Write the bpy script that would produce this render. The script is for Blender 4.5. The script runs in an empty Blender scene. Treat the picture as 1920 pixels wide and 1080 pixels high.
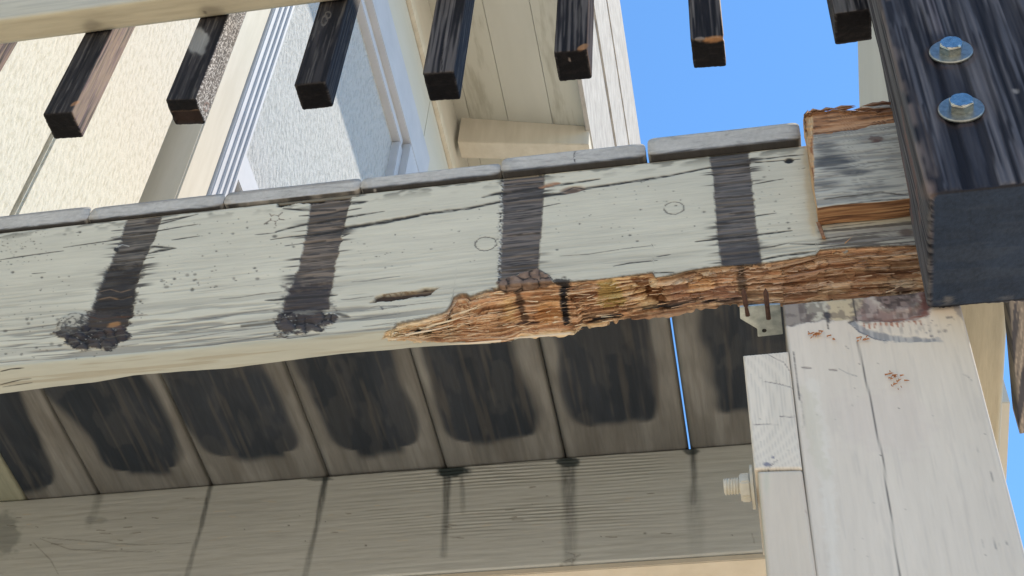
import bpy, math
import numpy as np
from mathutils import Matrix, Vector

# ------------------------------------------------------------------ camera, sky, sun, exposure
scn = bpy.context.scene
CAM = np.array([[0.98270548, 0.0947985, 0.15906972],
                [0.17607819, -0.74430839, -0.6442061],
                [0.05732715, 0.66107357, -0.74812788]])     # columns: camera right, up, back
FOC = 2734.09
cd = bpy.data.cameras.new('camera'); cam = bpy.data.objects.new('camera', cd)
scn.collection.objects.link(cam); scn.camera = cam
cam.matrix_world = Matrix([list(CAM[i]) + [0.0] for i in range(3)] + [[0, 0, 0, 1]])
cd.sensor_width = 36; cd.lens = FOC / 1920 * 36; cd.clip_start = 0.02; cd.clip_end = 3000

SUN = Vector((1.0, 0.72, 2.18)).normalized()
w = bpy.data.worlds.new('World'); scn.world = w; w.use_nodes = True
nt = w.node_tree; bg = nt.nodes['Background']
sky = nt.nodes.new('ShaderNodeTexSky'); sky.sky_type = 'NISHITA'; sky.sun_disc = False
sky.sun_elevation = math.asin(SUN.z); sky.sun_rotation = math.atan2(SUN.x, SUN.y)
sky.air_density = 1.0; sky.dust_density = 0.0; sky.ozone_density = 4.0
tint = nt.nodes.new('ShaderNodeMix'); tint.data_type = 'RGBA'; tint.blend_type = 'MULTIPLY'; tint.inputs[0].default_value = 1
tint.inputs[7].default_value = (0.66, 0.91, 1.0, 1); nt.links.new(sky.outputs[0], tint.inputs[6]); nt.links.new(tint.outputs[2], bg.inputs[0]); bg.inputs[1].default_value = 0.12
sl = bpy.data.lights.new('sun', 'SUN'); sl.energy = 3.0; sl.angle = math.radians(0.5); sl.color = (1, 0.87, 0.70)
so = bpy.data.objects.new('sun', sl); scn.collection.objects.link(so)
so.rotation_euler = SUN.to_track_quat('Z', 'Y').to_euler()
scn.view_settings.view_transform = 'Standard'; scn.view_settings.look = 'None'
scn.view_settings.gamma = 1; scn.view_settings.use_curve_mapping = False
scn.view_settings.exposure = 1.15

# ------------------------------------------------------------------ photo geometry helpers
def ray(x, y): return CAM @ np.array([x - 960, 540 - y, -FOC])
def onY(x, y, Y): d = ray(x, y); return d * Y / d[1]
def onZ(x, y, Z): d = ray(x, y); return d * Z / d[2]
def onX(x, y, X): d = ray(x, y); return d * X / d[0]
def proj(P):
    c = P @ CAM
    k = FOC / np.minimum(c[..., 2], -1e-3)
    return 960 - c[..., 0] * k, 540 + c[..., 1] * k

# ------------------------------------------------------------------ noise and painting helpers
def _h(ix, iy, s):
    n = (ix.astype(np.int64) * 374761393 + iy.astype(np.int64) * 668265263 + s * 974711) & 0x7fffffff
    n = ((n ^ (n >> 13)) * 1274126177) & 0x7fffffff
    n = ((n ^ (n >> 16)) * 2246822519) & 0x7fffffff
    return (n & 0xffff) / 65535.0
def vn(x, y, s=0):
    x = np.asarray(x, float); y = np.asarray(y, float)
    ix = np.floor(x); iy = np.floor(y); fx = x - ix; fy = y - iy
    fx = fx * fx * (3 - 2 * fx); fy = fy * fy * (3 - 2 * fy)
    a = _h(ix, iy, s); b = _h(ix + 1, iy, s); c = _h(ix, iy + 1, s); d = _h(ix + 1, iy + 1, s)
    return (a * (1 - fx) + b * fx) * (1 - fy) + (c * (1 - fx) + d * fx) * fy
def fbm(x, y, s=0, o=3):
    t = 0; a = 1; n = 0
    for i in range(o):
        t = t + a * vn(x * 2 ** i + 13.7 * i, y * 2 ** i + 7.1 * i, s + i); n += a; a *= .5
    return t / n
def worley(x, y, s=0):
    ix = np.floor(x); iy = np.floor(y); f1 = np.full(x.shape, 9.); f2 = np.full(x.shape, 9.); idv = np.zeros(x.shape)
    for a in (-1, 0, 1):
        for b in (-1, 0, 1):
            cx = ix + a + _h(ix + a, iy + b, s); cy = iy + b + _h(ix + a, iy + b, s + 9)
            d = np.hypot(x - cx, y - cy); v = _h(ix + a, iy + b, s + 5)
            m = d < f1; f2 = np.where(m, f1, np.minimum(f2, d)); idv = np.where(m, v, idv); f1 = np.where(m, d, f1)
    return f1, f2, idv
def sm(a, b, x):
    t = np.clip((x - a) / (b - a), 0, 1); return t * t * (3 - 2 * t)
def line_d(px, py, pts):
    best = np.full(px.shape, 1e9); tt = np.zeros(px.shape); n = len(pts) - 1
    for i in range(n):
        (ax, ay), (bx, by) = pts[i], pts[i + 1]
        dx, dy = bx - ax, by - ay
        t = np.clip(((px - ax) * dx + (py - ay) * dy) / (dx * dx + dy * dy + 1e-9), 0, 1)
        d = np.hypot(px - ax - t * dx, py - ay - t * dy)
        m = d < best; best = np.where(m, d, best); tt = np.where(m, (i + t) / n, tt)
    return best, tt
def poly_sd(px, py, pts):
    ins = np.zeros(px.shape, bool); n = len(pts)
    for i in range(n):
        (ax, ay), (bx, by) = pts[i], pts[(i + 1) % n]
        if ay == by: continue
        c = ((ay > py) != (by > py)) & (px < (bx - ax) * (py - ay) / (by - ay) + ax)
        ins ^= c
    d, _ = line_d(px, py, list(pts) + [pts[0]])
    return np.where(ins, -d, d)
class Paint:
    """colour and height of one surface, worked out per vertex; px, py are photograph coordinates of the vertex"""
    def __init__(s, P, base):
        s.P = P; s.px, s.py = proj(P); n = len(P)
        s.c = np.tile(np.array(base, float), (n, 1)); s.h = np.zeros(n)
    def mix(s, m, col):
        m = np.clip(m, 0, 1)[:, None]; s.c = s.c * (1 - m) + np.array(col, float) * m
    def crack(s, pts, w, col=(.03, .028, .026), dep=.0012, taper=True, k=1., soft=.8):
        xs = [p[0] for p in pts]; ys = [p[1] for p in pts]; r = w + 6
        idx = np.nonzero((s.px > min(xs) - r) & (s.px < max(xs) + r) & (s.py > min(ys) - r) & (s.py < max(ys) + r))[0]
        if not len(idx): return
        d, t = line_d(s.px[idx], s.py[idx], pts)
        ww = w * (np.sqrt(np.clip(np.minimum(t, 1 - t) * 3, 0.02, 1)) if taper else 1)
        if taper: ww = ww * (.45 + .9 * fbm(s.px[idx] * .05, s.py[idx] * .15, 91, 2)) * (.8 if w < 2.1 else 1.35)
        m = k * ((.6 + .4 * sm(.25, .5, fbm(s.px[idx] * .09, s.py[idx] * .5, 93, 2))) if taper else .9) * (1 - sm(ww * (1 - soft) if soft < 1 else 0, ww + soft, d))
        mm = np.zeros(len(s.px)); mm[idx] = m; s.mix(mm, col); s.h -= dep * .22 * mm
    def poly(s, pts, col, soft=1.5, warp=2., k=1., dep=0., grain=None, seed=5):
        xs = [p[0] for p in pts]; ys = [p[1] for p in pts]; r = soft + warp + 3
        idx = np.nonzero((s.px > min(xs) - r) & (s.px < max(xs) + r) & (s.py > min(ys) - r) & (s.py < max(ys) + r))[0]
        mm = np.zeros(len(s.px))
        if len(idx):
            x, y = s.px[idx], s.py[idx]
            sd = poly_sd(x, y, pts) + warp * (vn(x * .07, y * .16, seed) * 2 - 1) * 1.3 + warp * 1.2 * (vn(x * .3, y * .7, seed + 1) - .5)
            m = k * (1 - sm(-soft, soft, sd)); mm[idx] = m
            if grain is not None: mm = mm * grain
            s.mix(mm, col); s.h -= dep * mm
        return mm
    def ell(s, cx, cy, a, b, rot=0., col=(.03, .03, .03), ring=None, k=1., dep=0., soft=.25):
        r = max(a, b) + 4
        idx = np.nonzero((abs(s.px - cx) < r) & (abs(s.py - cy) < r))[0]
        if not len(idx): return
        x, y = s.px[idx] - cx, s.py[idx] - cy; c, q = math.cos(rot), math.sin(rot)
        e = np.hypot((x * c + y * q) / a, (-x * q + y * c) / b) + .12 * (vn(x * .3, y * .3, int(cx)) - .5)
        m = (1 - sm(1 - soft, 1 + soft, e)) if ring is None else (1 - sm(ring * .4, ring, abs(e - 1)))
        mm = np.zeros(len(s.px)); mm[idx] = m * k; s.mix(mm, col); s.h -= dep * mm
    def dots(s, n, box, rmin, rmax, seed, col=(.05, .048, .045), slope=-.115, k=.85, dep=.0004):
        rg = np.random.RandomState(seed)
        for i in range(n):
            x = rg.uniform(box[0], box[2]); y = rg.uniform(box[1], box[3]) + slope * (x - box[0])
            r = .8 * rmin + (rmax * .85 - rmin) * rg.rand() ** 4
            s.ell(x, y, r * rg.uniform(1, 1.8), r, -.1, col, k=k * rg.uniform(.5, 1), dep=dep, soft=.5)

# ------------------------------------------------------------------ objects
COL = scn.collection
def tag(o, label=None, cat=None, group=None, kind=None):
    for k, v in (('label', label), ('category', cat), ('group', group), ('kind', kind)):
        if v: o[k] = v
    return o
def thing(name, loc, label, cat, group=None):
    o = bpy.data.objects.new(name, None); COL.objects.link(o); o.location = loc; o.empty_display_size = .05
    return tag(o, label, cat, group)
def link(name, me, mat, parent=None):
    o = bpy.data.objects.new(name, me); COL.objects.link(o)
    if mat: me.materials.append(mat)
    if parent is not None:
        o.parent = parent; o.matrix_parent_inverse = Matrix.Translation(-Vector(parent.location))
    return o
def mesh_np(name, V, quads, tris, mat, parent=None, col=None, smooth=True):
    me = bpy.data.meshes.new(name)
    nq, ntr = len(quads), len(tris)
    loops = np.concatenate([np.asarray(quads, np.int32).ravel(), np.asarray(tris, np.int32).ravel()])
    me.vertices.add(len(V)); me.vertices.foreach_set('co', np.asarray(V, np.float32).ravel())
    me.loops.add(len(loops)); me.loops.foreach_set('vertex_index', loops)
    me.polygons.add(nq + ntr)
    st = np.concatenate([np.arange(nq) * 4, nq * 4 + np.arange(ntr) * 3]).astype(np.int32)
    me.polygons.foreach_set('loop_start', st)
    me.update(calc_edges=True)
    me.polygons.foreach_set('use_smooth', np.full(nq + ntr, smooth))
    if col is not None:
        a = me.attributes.new('Col', 'FLOAT_COLOR', 'POINT')
        a.data.foreach_set('color', np.hstack([np.clip(col, 0, 1), np.ones((len(V), 1))]).astype(np.float32).ravel())
    me.validate()
    return link(name, me, mat, parent)
def loft(name, R, paint, mat, parent=None, cap0=0, cap1=0, flip=False, disp=True):
    """R: (m, n, 3) closed rings along a length; caps of concentric rings. paint(P, N, part) -> colours, heights"""
    m, n, _ = R.shape
    rings = [R]; 
    def cap(r, k):
        c = r.mean(0); return np.array([c + (r - c) * (1 - (i + 1) / k) for i in range(k - 1)] )
    A = []
    if cap0: A.append(cap(R[0], cap0)[::-1])
    A.append(R)
    if cap1: A.append(cap(R[-1], cap1))
    G = np.concatenate(A); M = len(G)
    # normals of the grid
    du = np.roll(G, -1, 1) - np.roll(G, 1, 1); dv = np.gradient(G, axis=0)
    N = np.cross(du, dv); N /= np.linalg.norm(N, axis=2, keepdims=True) + 1e-12
    if flip: N = -N
    V = G.reshape(-1, 3); Nf = N.reshape(-1, 3)
    part = np.ones(M); 
    if cap0: part[:cap0 - 1] = 0
    if cap1: part[-(cap1 - 1):] = 2
    part = np.repeat(part, n)
    c, h = paint(V, Nf, part)
    V2 = V + Nf * h[:, None] if disp else V
    i, j = np.meshgrid(np.arange(M - 1), np.arange(n), indexing='ij'); j2 = (j + 1) % n
    q = np.stack([i * n + j, i * n + j2, (i + 1) * n + j2, (i + 1) * n + j], -1).reshape(-1, 4)
    tris = []; V2 = list(V2) if False else V2
    extra = []; ec = []
    if cap0:
        extra.append(V2[:n].mean(0)); ec.append(c[:n].mean(0)); k = len(V2)
        tris += [[k, (a + 1) % n, a] for a in range(n)]
    if cap1:
        extra.append(V2[-n:].mean(0)); ec.append(c[-n:].mean(0)); k = len(V2) + len(extra) - 1; b = (M - 1) * n
        tris += [[k, b + a, b + (a + 1) % n] for a in range(n)]
    if extra: V2 = np.vstack([V2, extra]); c = np.vstack([c, ec])
    if not flip: q = q
    else:
        q = q[:, ::-1]; tris = [t[::-1] for t in tris]
    return mesh_np(name, V2, q, np.array(tris, int).reshape(-1, 3), mat, parent, c)
def rring(x0, x1, y0, y1, r, step):
    """rounded rectangle as points, counter-clockwise seen from +z"""
    pts = []
    for cx, cy, a0 in ((x1 - r, y0 + r, -90), (x1 - r, y1 - r, 0), (x0 + r, y1 - r, 90), (x0 + r, y0 + r, 180)):
        for k in range(4):
            a = math.radians(a0 + 30 * k); pts.append((cx + r * math.cos(a), cy + r * math.sin(a)))
    out = []
    for i in range(len(pts)):
        a = np.array(pts[i]); b = np.array(pts[(i + 1) % len(pts)]); k = max(1, int(np.linalg.norm(b - a) / step))
        for t in range(k): out.append(a + (b - a) * t / k)
    return np.array(out)
def slab(name, c00, c10, c11, c01, depth, res, paint, mat, parent=None, edge=.002):
    """dense painted front face on four corners (left-top, right-top, right-bottom, left-bottom) and a plain body of `depth` (vector) behind it"""
    c = [np.array(v, float) for v in (c00, c10, c11, c01)]; depth = np.array(depth, float)
    nu = max(2, int(max(np.linalg.norm(c[1] - c[0]), np.linalg.norm(c[2] - c[3])) / res)) + 1
    nv = max(2, int(max(np.linalg.norm(c[3] - c[0]), np.linalg.norm(c[2] - c[1])) / res)) + 1
    u, v = np.meshgrid(np.linspace(0, 1, nu), np.linspace(0, 1, nv))
    P = (c[0] * ((1 - u) * (1 - v))[..., None] + c[1] * (u * (1 - v))[..., None] + c[2] * (u * v)[..., None] + c[3] * ((1 - u) * v)[..., None])
    dn = -depth / np.linalg.norm(depth)
    V = P.reshape(-1, 3)
    lu = np.linalg.norm(c[1] - c[0]); lv = np.linalg.norm(c[3] - c[0])
    e = np.minimum(np.minimum(u, 1 - u) * lu, np.minimum(v, 1 - v) * lv).ravel()
    col, h = paint(V, u.ravel(), v.ravel())
    rr = np.clip(edge - e, 0, edge); rd = edge - np.sqrt(np.clip(edge ** 2 - rr ** 2, 0, None))
    V2 = V + dn * (h - rd)[:, None]
    i, j = np.meshgrid(np.arange(nv - 1), np.arange(nu - 1), indexing='ij')
    q = np.stack([i * nu + j, (i + 1) * nu + j, (i + 1) * nu + j + 1, i * nu + j + 1], -1).reshape(-1, 4)
    b = list(range(nu)) + [k * nu + nu - 1 for k in range(1, nv)] + [(nv - 1) * nu + k for k in range(nu - 2, -1, -1)] + [k * nu for k in range(nv - 2, 0, -1)]
    n0 = len(V2); B = V2[b] + depth; nb = len(b)
    B2 = V2[b] + depth * .002
    q2 = [[b[k], b[(k + 1) % nb], n0 + nb + (k + 1) % nb, n0 + nb + k] for k in range(nb)]
    q2 += [[n0 + nb + k, n0 + nb + (k + 1) % nb, n0 + (k + 1) % nb, n0 + k] for k in range(nb)]
    ctr = n0 + 2 * nb
    tr = [[n0 + k, n0 + (k + 1) % nb, ctr] for k in range(nb)]
    V3 = np.vstack([V2, B, B2, B.mean(0)[None]])
    C3 = np.vstack([col, col[b], col[b], col[b].mean(0)[None]])
    return mesh_np(name, V3, np.vstack([q, q2]), np.array(tr), mat, parent, C3)
def prism(name, pts, depth, mat, parent=None, bevel=0.):
    """polygon of 3-D points pushed back by a vector"""
    pts = [Vector(p) for p in pts]; d = Vector(depth); n = len(pts)
    me = bpy.data.meshes.new(name)
    me.from_pydata([tuple(p) for p in pts] + [tuple(p + d) for p in pts], [],
                   [list(range(n)), list(range(2 * n - 1, n - 1, -1))] + [[(k + 1) % n, k, n + k, n + (k + 1) % n] for k in range(n)])
    me.update(); o = link(name, me, mat, parent)
    if bevel:
        import bmesh
        bm = bmesh.new(); bm.from_mesh(me); bmesh.ops.recalc_face_normals(bm, faces=bm.faces)
        bmesh.ops.bevel(bm, geom=list(bm.edges), offset=bevel, segments=2, affect='EDGES'); bm.to_mesh(me); bm.free()
    return o
def box(name, x0, x1, y0, y1, z0, z1, mat, parent=None, bevel=.002):
    return prism(name, [(x0, y0, z0), (x1, y0, z0), (x1, y0, z1), (x0, y0, z1)], (0, y1 - y0, 0), mat, parent, bevel)

# ------------------------------------------------------------------ materials
def mk(name):
    m = bpy.data.materials.new(name); m.use_nodes = True; t = m.node_tree
    return m, t, t.nodes['Principled BSDF'], t.nodes.new, t.links.new
def noise_node(t, scale, sc, detail=5, rough=.6):
    tc = t.nodes.new('ShaderNodeTexCoord'); mp = t.nodes.new('ShaderNodeMapping'); mp.inputs['Scale'].default_value = sc
    n = t.nodes.new('ShaderNodeTexNoise'); n.inputs['Scale'].default_value = scale; n.inputs['Detail'].default_value = detail
    n.inputs['Roughness'].default_value = rough
    t.links.new(tc.outputs['Object'], mp.inputs[0]); t.links.new(mp.outputs[0], n.inputs[0]); return n
def mat_painted(name, grain, rough=.7, bump=.25, var=.22, spec=.3):
    """colour from the vertices, fine grain and relief along `grain`"""
    m, t, b, N, L = mk(name)
    at = N('ShaderNodeAttribute'); at.attribute_name = 'Col'
    n1 = noise_node(t, 260, grain); n2 = noise_node(t, 30, grain, 3)
    mr = N('ShaderNodeMapRange'); mr.inputs['To Min'].default_value = 1 - var; mr.inputs['To Max'].default_value = 1 + var
    mr.inputs['From Min'].default_value = .3; mr.inputs['From Max'].default_value = .7
    ad = N('ShaderNodeMath'); ad.operation = 'ADD'; hl = N('ShaderNodeMath'); hl.operation = 'MULTIPLY'; hl.inputs[1].default_value = .5
    L(n1.outputs[0], ad.inputs[0]); L(n2.outputs[0], ad.inputs[1]); L(ad.outputs[0], hl.inputs[0]); L(hl.outputs[0], mr.inputs[0])
    vm = N('ShaderNodeVectorMath'); vm.operation = 'SCALE'; L(at.outputs['Color'], vm.inputs[0]); L(mr.outputs[0], vm.inputs['Scale'])
    L(vm.outputs[0], b.inputs['Base Color']); b.inputs['Roughness'].default_value = rough; b.inputs['Specular IOR Level'].default_value = spec
    bp = N('ShaderNodeBump'); bp.inputs['Strength'].default_value = bump; bp.inputs['Distance'].default_value = .002
    L(n1.outputs[0], bp.inputs['Height']); L(bp.outputs[0], b.inputs['Normal'])
    return m
def mat_simple(name, c1, c2, scale=40, sc=(1, 1, 1), rough=.7, bump=.3, bdist=.002, metal=0., lo=.35, hi=.65, detail=6, spec=.3):
    m, t, b, N, L = mk(name)
    n = noise_node(t, scale, sc, detail)
    r = N('ShaderNodeValToRGB'); r.color_ramp.elements[0].position = lo; r.color_ramp.elements[1].position = hi
    r.color_ramp.elements[0].color = (*c1, 1); r.color_ramp.elements[1].color = (*c2, 1)
    L(n.outputs[0], r.inputs[0]); L(r.outputs[0], b.inputs['Base Color'])
    b.inputs['Roughness'].default_value = rough; b.inputs['Metallic'].default_value = metal; b.inputs['Specular IOR Level'].default_value = spec
    bp = N('ShaderNodeBump'); bp.inputs['Strength'].default_value = bump; bp.inputs['Distance'].default_value = bdist
    L(n.outputs[0], bp.inputs['Height']); L(bp.outputs[0], b.inputs['Normal'])
    return m
M_beam = mat_painted('beam_paint', (.10, 1, 1), .75, .3, .10)
M_across = mat_painted('board_paint', (1, .10, 1), .8, .25, .2)
M_up = mat_painted('post_paint', (1, 1, .10), .6, .2, .07)
M_ledger = mat_painted('ledger_paint', (.10, 1, 1), .8, .2, .06)
M_dark = mat_painted('dark_stained_wood', (1, 1, .06), .8, .6, .35, .2)
M_ground = mat_simple('concrete_ground', (.60, .48, .35), (.72, .59, .43), 3, rough=.9)
M_cream = mat_simple('cream_siding', (.51, .485, .395), (.60, .575, .49), 130, (1, 1, .3), rough=.95, bump=.9, bdist=.004, spec=.05, lo=.36, hi=.52, detail=6)
M_ctrim = mat_simple('cream_trim', (.50, .475, .40), (.56, .535, .46), 25, (1, 1, .12), rough=.9, bump=.25, spec=.05)
M_soffit = mat_simple('soffit_paint', (.455, .465, .42), (.50, .51, .465), 5, (1, .2, 1), rough=.7, bump=.15)
M_white = mat_simple('white_vinyl', (.42, .45, .49), (.47, .50, .54), 8, rough=.7, spec=.1, bump=.05)
M_wash = mat_simple('dull_zinc_washer', (.20, .22, .22), (.32, .35, .34), 220, rough=.42, metal=.85, bump=.15, bdist=.0004)
M_fascia = mat_simple('fascia_paint', (.30, .30, .29), (.40, .40, .385), 22, (1, .5, .5), rough=.9, bump=.6, bdist=.01, spec=.05)
M_roof = mat_simple('roof_shingle', (.10, .10, .10), (.16, .15, .14), 30, rough=.95)
M_zinc = mat_simple('galvanised_steel', (.36, .42, .42), (.62, .68, .66), 90, rough=.45, metal=.75, bump=.3, bdist=.0006)
M_chrome = mat_simple('zinc_plated_steel', (.34, .37, .36), (.50, .53, .51), 220, rough=.27, metal=1., bump=.12, bdist=.0004)
M_rust = mat_simple('rusty_nail', (.06, .035, .03), (.12, .07, .055), 200, rough=.8, metal=.3, bump=.5, bdist=.0005)
M_pbolt = mat_simple('painted_bolt', (.50, .48, .41), (.60, .58, .50), 120, rough=.6, bump=.3, bdist=.0008)
M_glass, _t, _b, _N, _L = mk('obscured_panel')
_n = noise_node(_t, 90, (1, 1.0, .45), 7); _r = _N('ShaderNodeValToRGB')
_r.color_ramp.elements[0].color = (.385, .40, .395, 1); _r.color_ramp.elements[1].color = (.47, .485, .48, 1)
_r.color_ramp.elements[0].position = .38; _r.color_ramp.elements[1].position = .53
_L(_n.outputs[0], _r.inputs[0]); _L(_r.outputs[0], _b.inputs['Base Color']); _b.inputs['Roughness'].default_value = .9; _b.inputs['Specular IOR Level'].default_value = .05
_bp = _N('ShaderNodeBump'); _bp.inputs['Strength'].default_value = 1.; _bp.inputs['Distance'].default_value = .012
_L(_n.outputs[0], _bp.inputs['Height']); _L(_bp.outputs[0], _b.inputs['Normal'])

YB = .8273; ZT = 1.127; ZB = .917
PAINT = (.545, .525, .425)

# ------------------------------------------------------------------ ground
g = prism('ground', [(-400, -400, -1.6), (400, -400, -1.6), (400, 400, -1.6), (-400, 400, -1.6)], (0, 0, -.3), M_ground)
tag(g, 'pale concrete ground under the deck', kind='structure')

# ------------------------------------------------------------------ rim beam with stains, cracks and rot
UP = [(717, 636), (722, 624), (740, 613), (743, 606), (780, 600), (826, 588), (838, 582), (847, 570), (849, 559), (859, 551), (874, 550), (880, 556), (913, 544),
      (935, 540), (1034, 530), (1073, 528), (1123, 524), (1148, 521), (1223, 512), (1228, 521), (1255, 517), (1294, 507), (1340, 500), (1440, 493),
      (1530, 478), (1537, 468), (1600, 464), (1669, 461), (1725, 460), (1800, 452), (1900, 440)]
LOW = [(717, 636), (763, 637), (826, 642), (945, 643), (959, 639), (978, 630), (1005, 633), (1022, 628), (1080, 627), (1084, 628), (1092, 617),
       (1152, 606), (1228, 591), (1290, 582), (1390, 572), (1445, 573), (1470, 575), (1594, 565), (1650, 560), (1740, 548), (1900, 535)]
BOT = [(-400, 790), (-200, 765), (0, 739), (90, 727), (180, 716), (250, 703), (340, 696), (430, 690), (500, 681), (640, 663), (763, 653), (850, 648), (945, 643)]
def build_beam():
    beam = thing('rim_beam', (-.35, YB, ZB), 'long white painted deck edge beam with dark stripes and an orange rotted lower corner', 'beam')
    xs = np.linspace(-1.30, .34, 1290)
    U3 = np.array([onY(a, b, YB) for a, b in UP]); zu = np.interp(xs, U3[:, 0], U3[:, 2], left=.922)
    B3 = np.array([onZ(a, b, ZB) for a, b in BOT]); yb = np.interp(xs, B3[:, 0], B3[:, 1])
    L3 = np.array([onY(a, b, .862) for a, b in LOW]); zl = np.interp(xs, L3[:, 0], L3[:, 2])
    xr = B3[-1, 0]
    kr = sm(xr - .012, xr + .01, xs)                     # where the bottom corner has rotted right through
    zl = ZB * (1 - kr) + (zl + .0055 * (fbm(xs * 55, xs * 0 + 3, 55, 3) - .55) + .003 * (vn(xs * 240, xs * 0, 56) - .5)) * kr; yb = yb * (1 - kr) + .862 * kr
    rot = sm(U3[0, 0] - .004, U3[0, 0] + .02, xs)
    zu = .922 * (1 - rot) + zu * rot
    nF, nC = 250, 110
    kc = sm(U3[0, 0] + .05, xr + .03, xs)
    Cy = .8285 * (1 - kc) + .838 * kc; Cz = (ZB + .0005) * (1 - kc) + ((zu + zl) / 2 + .004) * kc
    R = []
    for i, x in enumerate(xs):
        zf = np.linspace(ZT - .003, zu[i], nF)
        f = np.stack([np.full(nF, x), np.full(nF, YB), zf], 1)
        t = np.linspace(0, 1, nC + 1)[1:]
        # quadratic curve from the paint edge over the lost corner to the back
        y = (1 - t) ** 2 * YB + 2 * t * (1 - t) * Cy[i] + t * t * yb[i]
        z = (1 - t) ** 2 * zu[i] + 2 * t * (1 - t) * Cz[i] + t * t * zl[i]
        c = np.stack([np.full(nC, x), y, z], 1)
        bk = np.array([(x, yb[i] + .0015, zl[i] + .004), (x, yb[i] + .002, zl[i] + .03), (x, .865, ZT - .004), (x, .864, ZT), (x, YB + .003, ZT)])
        R.append(np.vstack([f, c, bk]))
    R = np.array(R)
    def paint(P, N, part):
        n = R.shape[1]
        s = Paint(P, PAINT); px, py = s.px, s.py; gx, gz = P[:, 0], P[:, 2]
        j = np.tile(np.arange(n), len(xs)); 
        front = (j < nF)
        under = ~front
        below = py + .115 * px           # height across the face in the picture
        top = 433.5
        wv = gz + .004 * fbm(gx * 9, gz * 20, 3)          # wandering grain
        g1 = fbm(gx * 14, wv * 420, 11); g2 = fbm(gx * 40, wv * 900, 12); g3 = fbm(gx * 5, wv * 150, 14)
        s.c *= (.94 + .14 * fbm(gx * 12, gz * 30, 2))[:, None]
        # bare weathered grain: strong in the lowest third and at the left end
        wl = sm(585, 650, below + 40 * (fbm(px * .01, py * .02, 5) - .5)) * front
        wl = np.maximum(wl, .35 * sm(480, 600, below)); wl = wl * (1 - .55 * sm(650, 900, px)) * (1 - under * .9)
        s.mix(wl * sm(.50, .62, g1) * .75, (.15, .145, .13)); s.h -= wl * sm(.5, .64, g1) * .0007
        s.mix(sm(.58, .70, g3) * (.05 + .3 * wl), (.24, .225, .19))
        s.mix(sm(.66, .74, g2) * .10, (.2, .19, .17))
        s.h += .00025 * (g2 - .5)
        bt = fbm(gx * 5, gz * 9, 18); s.mix(sm(.5, .7, bt) * .22, (.44, .44, .38)); s.mix(sm(.52, .7, fbm(gx * 7 + 4, gz * 14, 19)) * .18, (.60, .57, .46))
        edge = 1 - sm(0, .020, ZT - .003 - gz)
        s.mix(edge * sm(.45, .62, fbm(gx * 60, gz * 120, 15)) * .7 * front, (.06, .06, .05))
        # the underside is darker, less yellow and smoother than the face
        s.mix(under * .9, (.385, .425, .40)); s.mix(under * sm(.6, .72, fbm(gx * 9, P[:, 1] * 300, 16)) * .4, (.25, .22, .15))
        # --- the four stripes the balusters left
        g = .55 + .9 * fbm(gx * 30, wv * 700, 21); rgr = fbm(gx * 25, wv * 500, 22)
        def stripe(pl, c1, c2, wrp=3., sd=5):
            m = s.poly(pl, c1, 1.8, wrp, .96, .0006, seed=sd)
            s.mix(m * sm(.42, .62, rgr), c2); s.mix(m * sm(.60, .70, g2) * .75, (.02, .018, .018)); s.h -= m * sm(.45, .65, g1) * .0011
            return m
        stripe([(240, 390), (306, 385), (304, 402), (294, 439), (278, 472), (266, 499), (252, 546), (248, 587), (232, 630), (150, 640), (168, 594), (174, 570), (190, 528), (205, 498), (226, 451), (238, 408)],
               (.07, .062, .055), (.17, .15, .125), 1.5, 5)
        s.poly([(207, 500), (268, 494), (262, 520), (252, 548), (250, 590), (232, 596), (172, 592), (178, 560), (190, 528)], (.022, .02, .02), 5, 5, .9, .001, seed=7)
        s.poly([(166, 590), (236, 592), (240, 625), (230, 640), (150, 640), (130, 632), (150, 612)], (.05, .042, .038), 4, 9, .95, .0006, seed=9)
        def bark(m, sc, seed, lite=(.12, .085, .07), pale=(.42, .41, .37)):
            f1_, f2_, id_ = worley(px / sc + .5 * (vn(px * .12, py * .12, seed) - .5), py / sc * .95, seed)
            e_ = f2_ - f1_
            s.mix(m * (1 - sm(.0, .16, e_)) * .95, (.008, .008, .009)); s.mix(m * sm(.2, .6, e_) * (.15 + .6 * id_) * .55, lite)
            s.mix(m * (1 - sm(.02, .08, e_)) * sm(.70, .78, vn(px * .35, py * .35, seed + 2)) * .6, pale); s.h += m * sm(.0, .4, e_) * .0016 + m * (fbm(px * .2, py * .2, seed + 4) - .5) * .001
        bk1 = s.poly([(140, 612), (236, 608), (240, 625), (233, 645), (199, 655), (178, 657), (161, 658), (146, 655), (131, 647), (112, 634), (108, 622), (122, 606)], (.03, .026, .028), 1.5, 6, .95, seed=9)
        bark(bk1, 21, 401)
        s.ell(212, 580 + 26, 13, 3.5, -.25, (.30, .17, .08), k=.9); s.ell(222, 612, 9, 5, .3, (.18, .10, .07), k=.45, soft=.6)
        s.crack([(150, 590), (185, 596), (220, 592), (276, 590)], 1.6, (.07, .035, .02))
        for k_ in range(3): s.crack([(185, 545 + 14 * k_), (205, 540 + 15 * k_), (225, 546 + 13 * k_), (246, 540 + 14 * k_)], 1.3, (.16, .11, .07) if k_ < 2 else (.01, .01, .01), .0005)
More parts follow.
